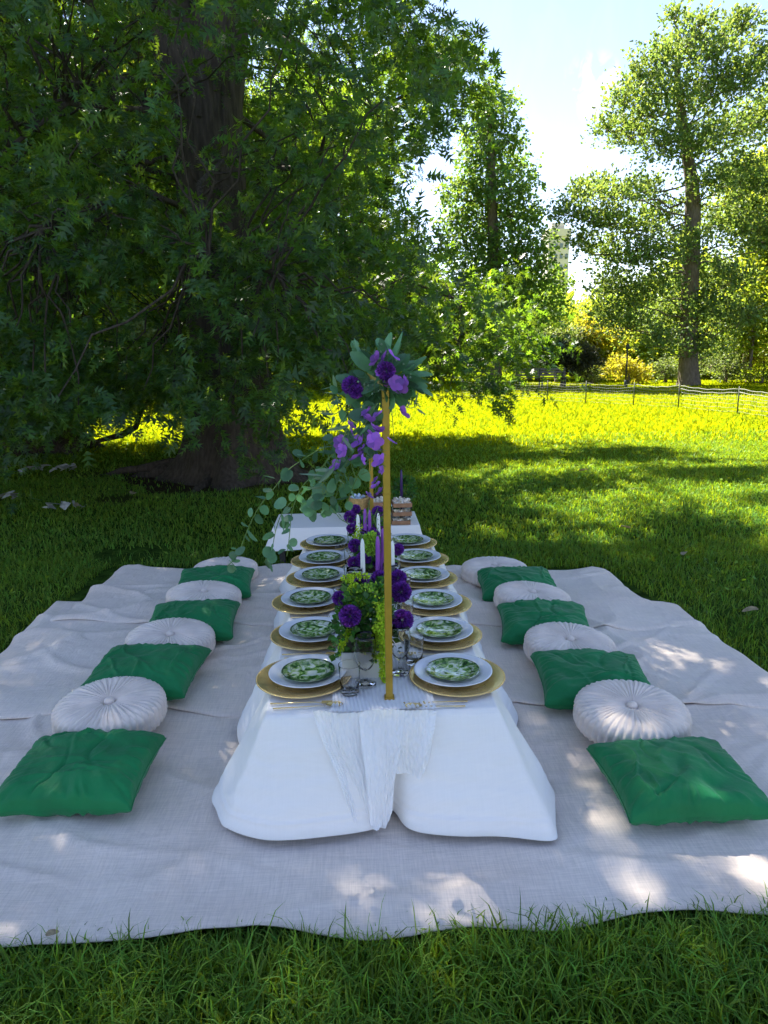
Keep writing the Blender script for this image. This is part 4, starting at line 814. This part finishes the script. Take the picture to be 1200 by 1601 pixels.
for side, L_ in (('left', plL), ('right', plR)):
    sg = 1 if side == 'left' else -1
    for i, (px, py) in enumerate(L_):
        p = G(px, py, TZ+.04); x, y = p[0], p[1]; W = '%s place on the table\'s %s side' % (NTH[i], side); zt = TZ+.004
        jx = random.uniform(-.006, .006); rz = random.random()*6
        c = obj('charger_plate', CH, M['gold'], None, (x-sg*.010+jx, y-.002, zt), (0, 0, rz)); tag(c, 'round gold charger with beaded rim at the '+W, 'charger', 'gold chargers'); obj('beaded_rim', BEAD, M['gold'], c)
        tag(obj('dinner_plate', DP, M['ceramic'], None, (x, y+.004, zt+.0135), (R(random.uniform(-.6, .6)), 0, rz)), 'white dinner plate at the '+W, 'plate', 'white dinner plates')
        tag(obj('salad_plate', SP, M['leaf_plate'], None, (x+random.uniform(-.004, .004), y, zt+.0225), (0, 0, rz)), 'small green leaf print plate at the '+W, 'plate', 'green leaf print plates')
        if side == 'left': tx, ty, gx_, gy_ = x+.145, y-.125, x+.198, y-.065
        else: tx, ty, gx_, gy_ = x-.125, y+.115, x-.180, y+.045
        tx += random.uniform(-.008, .008) if i else 0; gy_ += random.uniform(-.01, .01) if i else 0
        gz = TZ+.013
        tag(obj('tumbler', TUM, M['glass'], None, (tx, ty, gz)), 'clear glass tumbler at the '+W, 'glass', 'clear tumblers')
        tag(obj('goblet', GOB, M['glass'], None, (gx_, gy_, gz)), 'clear stemmed goblet at the '+W, 'glass', 'clear goblets')
        cy_ = y-.188 if i == 0 else y-.185; cxf = -.095 if side == 'left' else .225
        for q, (nm, dy, rzz, lb) in enumerate((('fork', .012, .02, 'gold fork'), ('spoon', -.012, -.03, 'gold spoon'))):
            e = empty(nm, (cxf+(0.0 if side == 'left' else -.045)+q*.012*sg, cy_+dy, TZ+.006), math.pi if side == 'left' else 0.); e.rotation_euler[2] += rzz*(-1 if side == 'left' else 1)
            tag(e, '%s with a thin handle at the %s' % (lb, W), 'cutlery', 'gold cutlery'); obj('handle', FH, M['gold'], e, sc=(.95 if side == 'left' else .8, 1, 1))
            if nm == 'fork':
                obj('neck', FN, M['gold'], e)
                for k in range(4): obj('tine', FT, M['gold'], e, (0, (k-1.5)*.0048, 0))
            else: obj('bowl', SB, M['gold'], e, (.01, 0, .001))

# ------------------------------------------------------------------ flowers
def pompom(r=.04, n=620):
    i = np.arange(n)+.5; phi = np.arccos(1-2*i/n); th = math.pi*(1+5**.5)*i; d = np.stack([np.cos(th)*np.sin(phi), np.sin(th)*np.sin(phi), np.cos(phi)], 1); d += rng.normal(size=d.shape)*.05; d /= np.linalg.norm(d, axis=1, keepdims=True)
    tv = np.array([(0, .45, 0), (.11, .82, .03), (.05, 1.02, -.02), (-.05, 1.0, .03), (-.11, .8, 0)], float); tf = np.array([(0, 1, 2), (0, 2, 3), (0, 3, 4)])
    V, F = scatter(tv, tf, np.zeros((n, 3)), frames(d, 0.), np.full(n, r)*(.93+.12*rng.random(n))); return npmesh('purple_flower', V, F, False)
POM = [pompom() for _ in range(3)]
def fluff(n, r, sc, tmpl=(LEAF2_V*[1.3, 1, 1], LEAF2_F), up=0.): 
    d = rng.normal(size=(n, 3)); d /= np.linalg.norm(d, axis=1, keepdims=True); p = d*(.6+.4*rng.random((n, 1)))*np.array(r); return scatter(tmpl[0], tmpl[1], p, frames(d+rng.normal(size=d.shape)*.6, up), sc*(.6+.7*rng.random(n)))
def tassel(P, r0, n, sc=.009):
    P = np.array(P, float); t = rng.random(n)*(len(P)-1); k = np.minimum(t.astype(int), len(P)-2); f = (t-k)[:, None]; c = P[k]*(1-f)+P[k+1]*f; rr = r0*(1-.35*(t/(len(P)-1)))*(.8+.4*np.sin(t*9)); off = rng.normal(size=(n, 3)); off /= np.linalg.norm(off, axis=1, keepdims=True)
    return scatter(LEAF2_V*[1.6, 1, 1], LEAF2_F, c+off*(rr*rng.random(n)**.4)[:, None], frames(off+[0, 0, -.5], 0.), sc*(.6+.8*rng.random(n)))
def centrepiece(cx, cy_, w, l, balls, hyd, tass, label, greens=900, gh=.16, stems=True):
    o = np.array([cx, cy_, TZ+.012]); root = empty('flower_box', o); tag(root, label, 'flower arrangement', 'flower boxes along the table centre')
    mb = MB(); hb = .095; t = .006
    mb.box((0, 0, t/2), (w, l, t)); 
    for s_ in (-1, 1): mb.box((s_*(w/2-t/2), 0, hb/2+.001), (t, l, hb-.002)); mb.box((0, s_*(l/2+.001-t/2), hb/2), (w-2*t, t, hb))
    obj('planter', mb.mesh('planter', False), M['planter'], root); mb = MB(); mb.box((0, 0, hb*.85), (w-2*t-.002, l-2*t-.004, .01)); obj('soil', mb, M['dirt'], root)
    n = greens; p = np.stack([rng.uniform(-w*.62, w*.62, n), rng.uniform(-l*.55, l*.55, n), hb*.8+gh*rng.random(n)**.8], 1); p[:, :2] *= (1.1-.5*((p[:, 2:3]-hb)/gh).clip(0, 1)); d = p*[6, 4, 2]+rng.normal(size=p.shape)*.6
    V, F = scatter(LEAF2_V*[1.3, 1, 1], LEAF2_F, p, frames(d, .2), .016+.022*rng.random(n)); f = obj('foliage', npmesh('foliage', V, F, False), M['moss_leaf'], root); f['kind'] = 'stuff'
    for k, (b, r) in enumerate(balls):
        q = obj('purple_flower', POM[k % 3], M['purple_petal'], root, b-o, (k, k*2, k*1.3), r/.04)
        if stems: mb = MB(); e = b-o; mb.tube([(e[0]*.4, e[1]*.7, hb*.85), (e[0]*.8, e[1]*.9, (e[2]+hb)*.5), e], .0018, n=5); obj('stem', mb, M['stem'], root)
    for b, r3, n_ in hyd: V, F = fluff(n_, r3, .014); obj('green_flower', npmesh('green_flower', V, F, False), M['hydrangea'], root, b-o)
    for P, r_, n_ in tass: V, F = tassel([np.array(q)-o for q in P], r_, n_); obj('amaranth_tassel', npmesh('amaranth_tassel', V, F, False), M['amaranth'], root)
    return root
c1 = G(573, 1061, TZ+.012)
centrepiece(c1[0], c1[1]+.15, .17, .30, [(D(547, 963, 2.30), .0385), (D(629, 970, 2.34), .0385), (D(530, 935, 2.42), .026), (D(563, 911, 2.50), .034), (D(593, 905, 2.62), .034), (D(622, 904, 2.66), .034), (D(626, 925, 2.5), .040), (D(540, 1000, 2.48), .03)],
            [(D(570, 930, 2.40), (.045, .05, .035), 260), (D(590, 925, 2.46), (.03, .03, .035), 160), (D(583, 950, 2.36), (.035, .03, .03), 160)],
            [([D(556, 905, 2.44), D(548, 925, 2.40), D(545, 945, 2.38)], .013, 260), ([D(592, 938, 2.34), D(600, 965, 2.27), D(599, 1000, 2.24), D(598, 1030, 2.24), D(602, 1068, 2.26)], .019, 1700), ([D(588, 975, 2.27), D(586, 1000, 2.26), D(585, 1035, 2.26)], .007, 300), ([D(545, 985, 2.35), D(537, 1000, 2.31), D(531, 1022, 2.31)], .012, 420), ([D(538, 905, 2.46), D(556, 897, 2.46), D(577, 903, 2.46)], .010, 240)],
            'front flower box with purple globe blooms and hanging lime tassels', 1300, .20)
mid = D(590, 900, 3.35)
centrepiece(.075, 3.36, .16, .34, [(D(555, 853, 3.30), .034), (D(568, 875, 3.22), .038), (D(594, 880, 3.25), .036), (D(622, 859, 3.3), .029), (D(603, 868, 3.3), .034), (D(586, 836, 3.6), .026), (D(553, 880, 3.15), .03), (D(608, 888, 3.12), .03)], [(D(579, 850, 3.12), (.032, .032, .052), 900), (D(606, 905, 3.15), (.03, .03, .03), 120)], [([D(562, 822, 3.5), D(557, 840, 3.45), D(556, 850, 3.4)], .014, 200)], 'middle flower box with purple globes round one lime green bloom', 420, .12)
centrepiece(.075, 3.95, .16, .30, [(D(547, 808, 3.95), .036), (D(556, 796, 4.05), .028), (D(561, 816, 3.9), .030), (D(590, 800, 4.0), .034), (D(592, 822, 3.9), .033), (D(583, 832, 3.75), .026), (D(600, 830, 3.8), .028), (D(575, 812, 4.05), .03), (D(570, 830, 3.78), .03), (D(549, 826, 3.8), .028)], [(D(584, 808, 4.), (.02, .02, .03), 80), (D(558, 835, 3.8), (.02, .02, .045), 160)], [], 'farthest flower box crowded with purple globes at the table end', 300, .13)

def candle(px, py, Y, h, m, label, r=.0105):
    top = D(px, py, Y); z0 = top[2]-h; root = empty('taper_candle', (top[0], top[1], TZ+.012)); tag(root, label, 'candle', 'taper candles in the centrepieces'); L_ = h
    mb = MB(); mb.lathe([(.0, 0), (r, 0), (r*.98, L_*.5), (r*.86, L_*.9), (r*.55, L_*.975), (.0018, L_)], 16, (0, 0, z0-TZ-.012)); obj('wax', mb, m, root)
    mb = MB(); mb.tube([(0, 0, z0+L_-TZ-.014), (.001, 0, z0+L_-TZ-.005)], .0009, n=5); obj('wick', mb, M['choc'], root)
    hh = max(z0-TZ-.012, .004)
    mb = MB(); mb.lathe([(0, 0), (.026, 0), (.026, .004), (.008, .008), (.006, hh*.6+.006), (.014, hh+.004), (.014, hh+.022), (.0125, hh+.022), (.0120, hh+.004), (0, hh+.003)], 20); obj('holder', mb, M['glass'], root)
candle(566, 842, 3.02, .26, M['wax_white'], 'white taper candle left of the lime green bloom, nearest of the white ones')
candle(559, 804, 3.60, .26, M['wax_white'], 'white taper candle before the farthest purple blooms, left one')
candle(591, 802, 3.62, .26, M['wax_white'], 'white taper candle before the farthest purple blooms, right one')
candle(613, 845, 3.06, .26, M['wax_white'], 'white taper candle half hidden behind the gold pole', .0105)
candle(570, 795, 3.75, .26, M['wax_purple'], 'purple taper candle, left of the far pair')
candle(577, 797, 3.75, .26, M['wax_purple'], 'purple taper candle, right of the far pair')
candle(590, 838, 3.08, .27, M['wax_purple'], 'purple taper candle, shorter of the near pair', .0115)
candle(598, 826, 3.16, .29, M['wax_purple'], 'purple taper candle, taller of the near pair beside the pole', .0115)

# ------------------------------------------------------------------ gold frame over the table
pb = G(609, 1091, TZ+.008); pt = D(601.5, 622, pb[1]); XB = (pb[0]+pt[0])/2; YB = pb[1]; ZT = pt[2]; YE = 4.22
root = empty('gold_table_arch', (XB, YB, TZ+.008)); tag(root, 'tall slim gold frame of two poles and a bar spanning the table', 'stand'); s_ = .0225; h_ = ZT-TZ-.008
for k, yy in enumerate((0, YE-YB)):
    mb = MB(); mb.box((0, yy, h_/2), (s_, s_, h_), .0015); obj('pole', mb.mesh('pole', False), M['gold_flat'], root)
    mb = MB(); mb.box((0, yy, .003), (.032, .032, .006), .001); obj('clamp', mb.mesh('clamp', False), M['gold_flat'], root)
mb = MB(); mb.box((0, (YE-YB)/2, h_+s_/2+.0005), (s_, YE-YB+s_, s_), .0015); obj('crossbar', mb.mesh('crossbar', False), M['gold_flat'], root)
mb = MB(); mb.lathe([(s_*.8, 0), (s_*.8, .004), (s_*.7, .004)], 4); 
# joint sleeve half way up the near pole
mb = MB(); mb.box((0, 0, D(607, 775, YB)[2]-TZ), (s_+.003, s_+.003, .004), .0005); obj('sleeve', mb.mesh('sleeve', False), M['gold_flat'], root)

# garland of eucalyptus and orchids on the frame
def disc_leaf(L_, W_, cup, n=10, name='leaf', pt=.0):
    V = [(0, 0, 0)]; mbb = MB(); ring = []
    for k in range(n):
        t = 2*math.pi*k/n; y_ = L_/2-L_/2*math.cos(t); x_ = W_/2*math.sin(t)*(1-pt*(y_/L_)); V.append((x_, y_, cup*(x_/W_*2)**2*W_))
    mid_ = [(0, L_*.5, -.02*L_)]; V.append(mid_[0]); F = [(n+1, 1+k, 1+(k+1) % n) for k in range(n)]; mbb.add(V[1:], [(n, k, (k+1) % n) for k in range(n)]); return mbb.mesh(name)
EU = [disc_leaf(.046, .046, .10), disc_leaf(.040, .036, .16), disc_leaf(.056, .044, .12, pt=.2), disc_leaf(.034, .034, .05)]
BIGL = [disc_leaf(.085, .058, .14, 14, pt=.25), disc_leaf(.072, .042, .2, 14, pt=.35)]; DUST = [disc_leaf(.07, .018, .2, 10, pt=.5), disc_leaf(.052, .014, .2, 10, pt=.5)]
def petal_flower(r, np_, w, name='orchid'):
    mb = MB()
    for k in range(np_):
        t = 2*math.pi*k/np_+random.uniform(-.15, .15); c, s = math.cos(t), math.sin(t); V = []; n = 9
        for q in range(n):
            a = 2*math.pi*q/n; y_ = .5-.5*math.cos(a); x_ = w*.5*math.sin(a)*(1+.2*math.sin(3*a)); z_ = .25*y_*y_+.06*math.sin(a*2); V.append((r*(c*y_-s*x_), r*(s*y_+c*x_), r*z_))
        V.append((r*c*.5, r*s*.5, r*.02)); mb.add(V, [(n, q, (q+1) % n) for q in range(n)])
    return mb.mesh(name)
ORC = [petal_flower(.03, 5, .95), petal_flower(.026, 4, 1.0), petal_flower(.022, 5, .8)]; THROAT = petal_flower(.012, 5, .4, 'throat')
PIL = pompom(.05, 420); PIL.name = 'dark_bloom'
def garland():
    o = np.array([XB, YB+.05, ZT+.03]); root = empty('floral_garland', o); tag(root, 'eucalyptus garland with purple orchids cascading left from the gold frame', 'flower arrangement')
    def place(nm, me, m, P, d, up=.6, sc=1.):
        f_ = frames(np.array([d], float), up)[0]; mt = Matrix(((f_[0, 0], f_[0, 1], f_[0, 2]), (f_[1, 0], f_[1, 1], f_[1, 2]), (f_[2, 0], f_[2, 1], f_[2, 2])))
        q = obj(nm, me, m, root, np.array(P)-o); q.rotation_euler = mt.to_euler(); q.scale = (sc,)*3; return q
    cnt = [0]
    def strand(pix, dist, n, sz, leafset=EU, m='euc', jit=.02, stem_r=.0014):
        P = [D(x, y, dist+(i*.018)) for i, (x, y) in enumerate(pix)]; T = np.linspace(0, len(P)-1, len(P)*5); P = np.stack([np.interp(T, np.arange(len(P)), [p[i] for p in P]) for i in range(3)], 1)
        for _ in range(4): P[1:-1] = (P[:-2]+2*P[1:-1]+P[2:])/4
        mb = MB(); mb.tube([p-o for p in P], stem_r, n=5); obj('stem', mb, M['stem'], root)
        for k in range(n):
            t = (k+random.random()*.6)/n*(len(P)-1.01); i = int(t); c = P[i]+(P[i+1]-P[i])*(t-i); tang = P[min(i+2, len(P)-1)]-P[max(i-1, 0)]; tang /= np.linalg.norm(tang)+1e-9
            side = rng.normal(size=3); side -= tang*side.dot(tang); side /= np.linalg.norm(side); d = tang*.5+side*.9; d[1] -= .15
            # leaf faces roughly the viewer's side or up
            place('leaf', leafset[k % len(leafset)], M[m], c+rng.normal(size=3)*jit*.3, d, .1, sz*random.uniform(.8, 1.15)); cnt[0] += 1
    strand([(585, 640), (560, 660), (520, 690), (478, 715), (448, 735), (430, 762), (405, 790), (385, 830), (372, 870), (355, 885)], 2.16, 34, .9)
    strand([(575, 650), (545, 700), (510, 745), (470, 770), (440, 800), (430, 830), (425, 860), (412, 880)], 2.20, 24, .95)
    strand([(570, 640), (535, 690), (500, 735), (470, 760), (455, 800), (452, 840), (448, 870)], 2.14, 18, .8)
    strand([(580, 650), (550, 710), (530, 760), (520, 790), (500, 800)], 2.24, 18, .9)
    strand([(590, 630), (560, 680), (540, 730), (500, 780), (480, 800)], 2.10, 24, 1.0)
    strand([(600, 640), (582, 690), (560, 740), (540, 790)], 2.20, 16, .9)
    strand([(560, 610), (540, 650), (522, 690), (505, 735), (490, 765), (478, 800)], 2.18, 20, 1.0)
    strand([(600, 620), (585, 670), (575, 720), (560, 760)], 2.25, 12, .7)
    strand([(570, 590), (545, 600), (530, 620), (515, 600)], 2.2, 8, .8, DUST, 'euc_dusty')
    strand([(560, 600), (535, 640), (520, 650), (512, 630)], 2.26, 10, 1., DUST, 'euc_dusty')
    strand([(590, 560), (570, 545), (556, 548), (550, 540)], 2.22, 6, .6, EU, 'euc_dusty')
    strand([(620, 620), (640, 640), (655, 632)], 2.3, 5, .7, DUST, 'euc_dusty')
    strand([(545, 660), (525, 720), (515, 745), (500, 760)], 2.08, 14, 1., DUST, 'euc')
    # head of the arrangement
    hc = D(600, 592, YB+.06)
    for k in range(92):
        d = rng.normal(size=3); d /= np.linalg.norm(d); d[2] = d[2]*.8+.05; c = hc+d*np.array([.082, .085, .066])*random.uniform(.6, 1)
        if k % 3: place('leaf', BIGL[k % 2], M['euc'], c, d+rng.normal(size=3)*.35, .3, random.uniform(.85, 1.2))
        else: place('leaf', EU[k % 4], M['euc_dusty'], c, d+rng.normal(size=3)*.35, .3, random.uniform(.8, 1.15))
    for k in range(12): a = D(random.uniform(520, 600), random.uniform(600, 730), 2.2+random.uniform(-.05, .1)); place('leaf', EU[k % 4], M['euc'], a, rng.normal(size=3)+[-.5, -.3, -.6], .2, random.uniform(.7, 1.1))
    for (x, y, Y_, sc) in ((549, 603, 2.16, .78), (603, 580, 2.10, .75), (556, 612, 2.14, .6)): 
        q = obj('dark_bloom', PIL, M['violet_petal'] if sc == .75 else M['purple_petal'], root, D(x, y, Y_)-o, (1, 2, sc*9)); q.scale = (sc*.75,)*3
    orch = [(587, 562), (614, 556), (632, 594), (625, 603), (606, 596), (594, 584), (618, 600), (630, 645), (588, 650), (576, 655), (592, 672), (583, 668), (585, 690), (572, 645), (590, 700), (580, 682), (562, 707), (566, 700), (556, 715), (560, 690), (548, 665), (535, 705), (525, 728), (548, 672), (532, 692), (592, 720), (597, 735), (587, 760), (594, 768), (577, 775), (586, 752), (612, 690), (566, 718), (600, 560)]
    for k, (x, y) in enumerate(orch):
        dist = 2.07+random.uniform(-.03, .05) if y < 740 else 2.4; s2 = random.uniform(.6, .95)*(1.1 if y < 740 else .95); q = obj('orchid', ORC[k % 3], M['violet_petal'], root, D(x, y, dist)-o, (R(60+random.uniform(-35, 35)), R(random.uniform(-40, 40)), random.random()*6)); q.scale = (s2,)*3
        if k % 4 == 0 or y > 740: obj('throat', THROAT, M['lilac_petal'], q, (0, 0, .004))
    for pix in ([(600, 640), (592, 670), (588, 700), (592, 740), (586, 770)], [(590, 650), (575, 680), (562, 715)], [(612, 640), (615, 680), (612, 700)]):
        mb = MB(); mb.tube([D(x, y, 2.15+.05*i)-o for i, (x, y) in enumerate(pix)], .0012, n=5); obj('stem', mb, M['stem'], root)
    # berry sprigs
    for k in range(9):
        a = D(random.uniform(560, 640), random.uniform(548, 610), 2.12); mb = MB()
        q0 = MB(); q0.tube([(0, 0, -.012), (0, 0, .012)], .0008, n=4); q = obj('berry_sprig', q0, M['stem'], root, a-o)
        for j in range(6): mb = MB(); mb.lathe([(0, .0035), (.003, .0018), (.003, -.0018), (0, -.0035)], 6); obj('berry', mb, M['euc_dusty'], q, rng.normal(size=3)*.012)
    for k in range(14):   # thin wispy sprigs in the cascade
        x, y = random.uniform(505, 600), random.uniform(660, 800); a = D(x, y, 2.14); b = D(x+random.uniform(-28, 28), y+random.uniform(10, 40), 2.12); mb = MB(); mb.tube([a-o, (a+b)/2-o+rng.normal(size=3)*.01, b-o], .0011, n=4)
        for j in range(5): t = (j+1)/6; p = a*(1-t)+b*t-o; mb.tube([p, p+rng.normal(size=3)*.010], [.0012, .0004], n=4)
        obj('sprig', mb, M['stem'], root)
garland()

# ------------------------------------------------------------------ small table behind
BX0, BX1, BY0, BY1, BZ = -.60, .455, 4.99, 5.46, .28
def small_table():
    root = empty('small_table', ((BX0+BX1)/2, (BY0+BY1)/2, 0)); tag(root, 'low dark legged side table under the short white cloth', 'table'); o = np.array([(BX0+BX1)/2, (BY0+BY1)/2, 0])
    mb = MB(); mb.box((0, 0, BZ-.018), (BX1-BX0-.01, BY1-BY0-.01, .02), .002); obj('tabletop', mb.mesh('tabletop', False), M['wood'], root)
    for sx in (-1, 1):
        for sy in (-1, 1): mb = MB(); mb.box((sx*((BX1-BX0)/2-.06), sy*((BY1-BY0)/2-.05), (BZ-.03)/2), (.04, .04, BZ-.03), .003); obj('leg', mb.mesh('leg', False), M['oldwood'], root)
    nu = 300; per = 2*(BX1-BX0)+2*(BY1-BY0); T = np.linspace(0, 1, nu, endpoint=False); P = []
    for t in T:
        s = t*per
        if s < BX1-BX0: P.append((BX0+s, BY0)); continue
        s -= BX1-BX0
        if s < BY1-BY0: P.append((BX1, BY0+s)); continue
        s -= BY1-BY0
        if s < BX1-BX0: P.append((BX1-s, BY1)); continue
        s -= BX1-BX0; P.append((BX0, BY1-s))
    P = np.array(P); c = np.array([(BX0+BX1)/2, (BY0+BY1)/2]); rows = []
    for s in (0, .5, .9, .985, .998): rows.append(np.concatenate([c+(P-c)*s, np.full((nu, 1), BZ)+.002*fbm(P[:, :1]*8*s, P[:, 1:]*8*s, 2, 3)], 1))
    nrm = np.sign(P-c)*(np.abs(P-c) > np.array([(BX1-BX0)/2, (BY1-BY0)/2])*.999)
    fo = fbm(T*per*5, 0*T, 1, 3); 
    for r in range(12):
        v = (r+.3)/11.3; q = P+nrm*(.055*v+.022*v*fo[:, None]*2); rows.append(np.concatenate([q, (BZ-.004-v*(.145+.02*fo[:, None]+.07*(P[:, :1] > BX1-.02)))], 1))
    me = npmesh('side_cloth', np.concatenate(rows), grid_faces(len(rows), nu, True)[:, ::-1]); tag(obj('side_cloth', me, M['white_cloth']), 'short wrinkled white cloth over the small table behind', 'tablecloth')
small_table()
# things on the small table
b0 = D(561, 806, 5.2); b0[2] = BZ+.004
root = empty('wicker_basket', b0); tag(root, 'golden wicker basket on the small table full of wrapped sweets', 'basket')
mb = MB(); mb.lathe([(0, 0), (.062, 0), (.066, .02), (.070, .08), (.073, .155), (.078, .165), (.075, .172), (.068, .165), (.064, .08), (.06, .012), (0, .012)], 36)
for k in range(20): z_ = .012+k*.0078; mb.lathe([(.0665+.0004*k, z_-.003), (.0685+.0004*k, z_), (.0665+.0004*k, z_+.003)], 36)
obj('basket_body', mb, M['wicker'], root); mb = MB(); mb.box((0, 0, 0), (.034, .022, .016), .005); SW = mb.mesh('wrapped_sweet')
for k in range(26):
    a = random.random()*6.28; r_ = random.random()**.5*.052; q = obj('wrapped_sweet', SW, M['wrap'], None, (b0[0]+r_*math.cos(a), b0[1]+r_*math.sin(a), b0[2]+.145+.032*(k/26)+.012*(1-r_/.052)), (random.random(), random.random(), random.random()*6)); tag(q, 'small pale blue wrapped sweet heaped in the wicker basket', 'sweet', 'sweets in the basket')
mb = MB(); mb.lathe([(0, 0), (.058, 0), (.060, .14), (0, .142)], 20, (0, 0, .012)); obj('basket_liner', mb, M['kraft'], root)
def box_stack(px, py, Y_, n, label, w=.135):
    base = D(px, py, Y_); base[2] = BZ+.005
    for k in range(n):
        z_ = base[2]+k*.0635; r = empty('pastry_box', (base[0]+random.uniform(-.004, .004), base[1], z_), random.uniform(-.06, .06)); tag(r, ['lowest', 'middle', 'topmost'][k]+' brown pastry tray in the '+label, 'pastry box', 'stacked trays of pastries')
        mb = MB(); t = .003; mb.box((0, 0, t/2), (w, .16, t)); 
        for s in (-1, 1): mb.box((s*(w/2-t/2), 0, .016), (t, .16, .026)); mb.box((0, s*(.08+.0005-t/2), .016), (w-2*t, t, .026))
        obj('tray', mb.mesh('tray', False), M['kraft'], r)
        V, F = scatter(np.array([(-.5, -.5, -.5), (.5, -.5, -.5), (.5, .5, -.5), (-.5, .5, -.5), (-.5, -.5, .5), (.5, -.5, .5), (.5, .5, .5), (-.5, .5, .5)])*.9, np.array([(0, 3, 2, 1), (4, 5, 6, 7), (0, 1, 5, 4), (2, 3, 7, 6), (1, 2, 6, 5), (0, 4, 7, 3)]), np.stack([rng.uniform(-w*.42, w*.42, 90), rng.uniform(-.068, .068, 90), rng.uniform(.012, .042, 90)], 1), frames(rng.normal(size=(90, 3))), rng.uniform(.012, .022, 90))
        q = obj('pastries', npmesh('pastries', V, F, False), M['crumb'], r); q['kind'] = 'stuff'
        if k < n-1: mb = MB(); mb.box((0, 0, .0565), (w+.004, .164, .012), .002); obj('clear_lid', mb.mesh('clear_lid', False), M['glass'], r)
box_stack(627, 817, 5.07, 3, 'right hand stack on the small table'); box_stack(596, 815, 5.12, 3, 'stack beside the gold pole', .12)
c0 = D(581, 800, 5.32); c0[2] = BZ+.004; root = empty('wooden_crate', c0); tag(root, 'small wooden crate holding dark chocolates behind the basket', 'crate')
for k in range(3):
    mb = MB(); mb.box((0, -.06, .025+k*.042), (.19, .008, .036), .001); obj('slat', mb.mesh('slat', False), M['wicker'], root); mb = MB(); mb.box((0, .06, .025+k*.042), (.19, .008, .036), .001); obj('slat', mb.mesh('slat', False), M['wicker'], root)
for s in (-1, 1): mb = MB(); mb.box((s*.091, 0, .065), (.008, .111, .13), .001); obj('side_panel', mb.mesh('side_panel', False), M['wicker'], root)
for k in range(12): mb = MB(); mb.box((0, 0, 0), (.022, .018, .05), .004); q = obj('chocolate_bar', mb, M['choc'], None, (c0[0]-.075+.0136*k, c0[1]-.03+.06*(k % 2), c0[2]+.140), (R(random.uniform(-8, 8)), 0, random.random())); tag(q, 'dark chocolate bar standing in the wooden crate', 'chocolate', 'chocolates in the crate')
mb = MB(); mb.box((0, 0, .064), (.17, .10, .10)); obj('crate_filling', mb, M['kraft'], root, (0, 0, 0))
pp = D(632, 790, 5.36); pp[2] = BZ+.004; root = empty('potted_plant', pp); tag(root, 'leafy green potted plant behind the pastry trays', 'plant')
mb = MB(); mb.lathe([(0, 0), (.035, 0), (.048, .085), (.052, .09), (.046, .09), (.042, .08), (0, .078)], 24); obj('pot', mb, M['planter'], root)
V, F = fluff(420, (.085, .08, .10), .03); V[:, 2] += .19; V = V[:]; obj('foliage', npmesh('foliage', V, F, False), M['moss_leaf'], root)['kind'] = 'stuff'
mb = MB()
for k in range(7): mb.tube([(0, 0, .07), (rng.normal()*.03, rng.normal()*.03, .2)], .002, n=4)
obj('stem', mb, M['stem'], root)
cp = D(627, 734, 5.28); root = empty('dark_candle', (cp[0], cp[1], BZ+.004)); tag(root, 'dark violet taper candle standing behind the pastry trays', 'candle'); L_ = cp[2]-BZ-.004
mb = MB(); mb.lathe([(0, .06), (.0115, .06), (.0105, L_*.85), (.006, L_*.98), (0, L_)], 14); obj('wax', mb, M['wax_dark'], root); mb = MB(); mb.lathe([(0, 0), (.028, 0), (.028, .006), (.012, .012), (.014, .075), (.0125, .075), (0, .058)], 16); obj('holder', mb, M['glass'], root)

# ------------------------------------------------------------------ litter and dry leaves on the grass
DL = disc_leaf(.11, .07, .3, 10, pt=.3, name='dry_leaf')
for k, (x, y, sc, lb) in enumerate(((205, 773, 1.2, 'large curled dry leaf on the grass left of the oak'), (985, 826, .9, 'curled dry leaf on the shaded lawn, right of the small table'), (905, 737, 1.2, 'dry leaf at the edge of the sunlit lawn'), (1068, 868, .8, 'small dry leaf on the grass behind the right blanket'), (1186, 952, .8, 'pale curled leaf on the grass at the right edge'), (262, 888, .7, 'tan leaf just behind the left blanket corner'), (70, 1462, .3, 'small brown leaf at the front hem'), (120, 792, 1.1, 'pale leaf on the grass at the far left'))):
    p = G(x, y, .07); tag(obj('dry_leaf', DL, M['dry_leaf'], None, p, (R(20*math.sin(k)), R(15*math.cos(k)), k*1.9), sc), lb, 'leaf', 'dry leaves on the grass')
for (x, y, sx, n_, lb) in ((75, 734, .34, 26, 'heap of pale crumpled litter near the second dark trunk'), (15, 778, .12, 8, 'pale scrap of litter on the grass at the left edge'), (105, 794, .2, 12, 'pale twiggy scraps on the shaded grass at left')):
    p = G(x, y, .05); mb = MB()
    for k in range(n_): c = Vector((random.uniform(-sx, sx), random.uniform(-.12, .12)*sx*2, random.uniform(0, .05))); d = Vector((random.uniform(-1, 1), random.uniform(-1, 1), random.uniform(-.2, .5)))*.07; e = Vector((random.uniform(-1, 1), random.uniform(-1, 1), .3))*.04; mb.add([c-d-e, c+d-e, c+d*.7+e, c-d*.8+e], [(0, 1, 2, 3)])
    tag(obj('litter', mb.mesh('litter', False), M['pale_litter'], None, p), lb, 'litter')
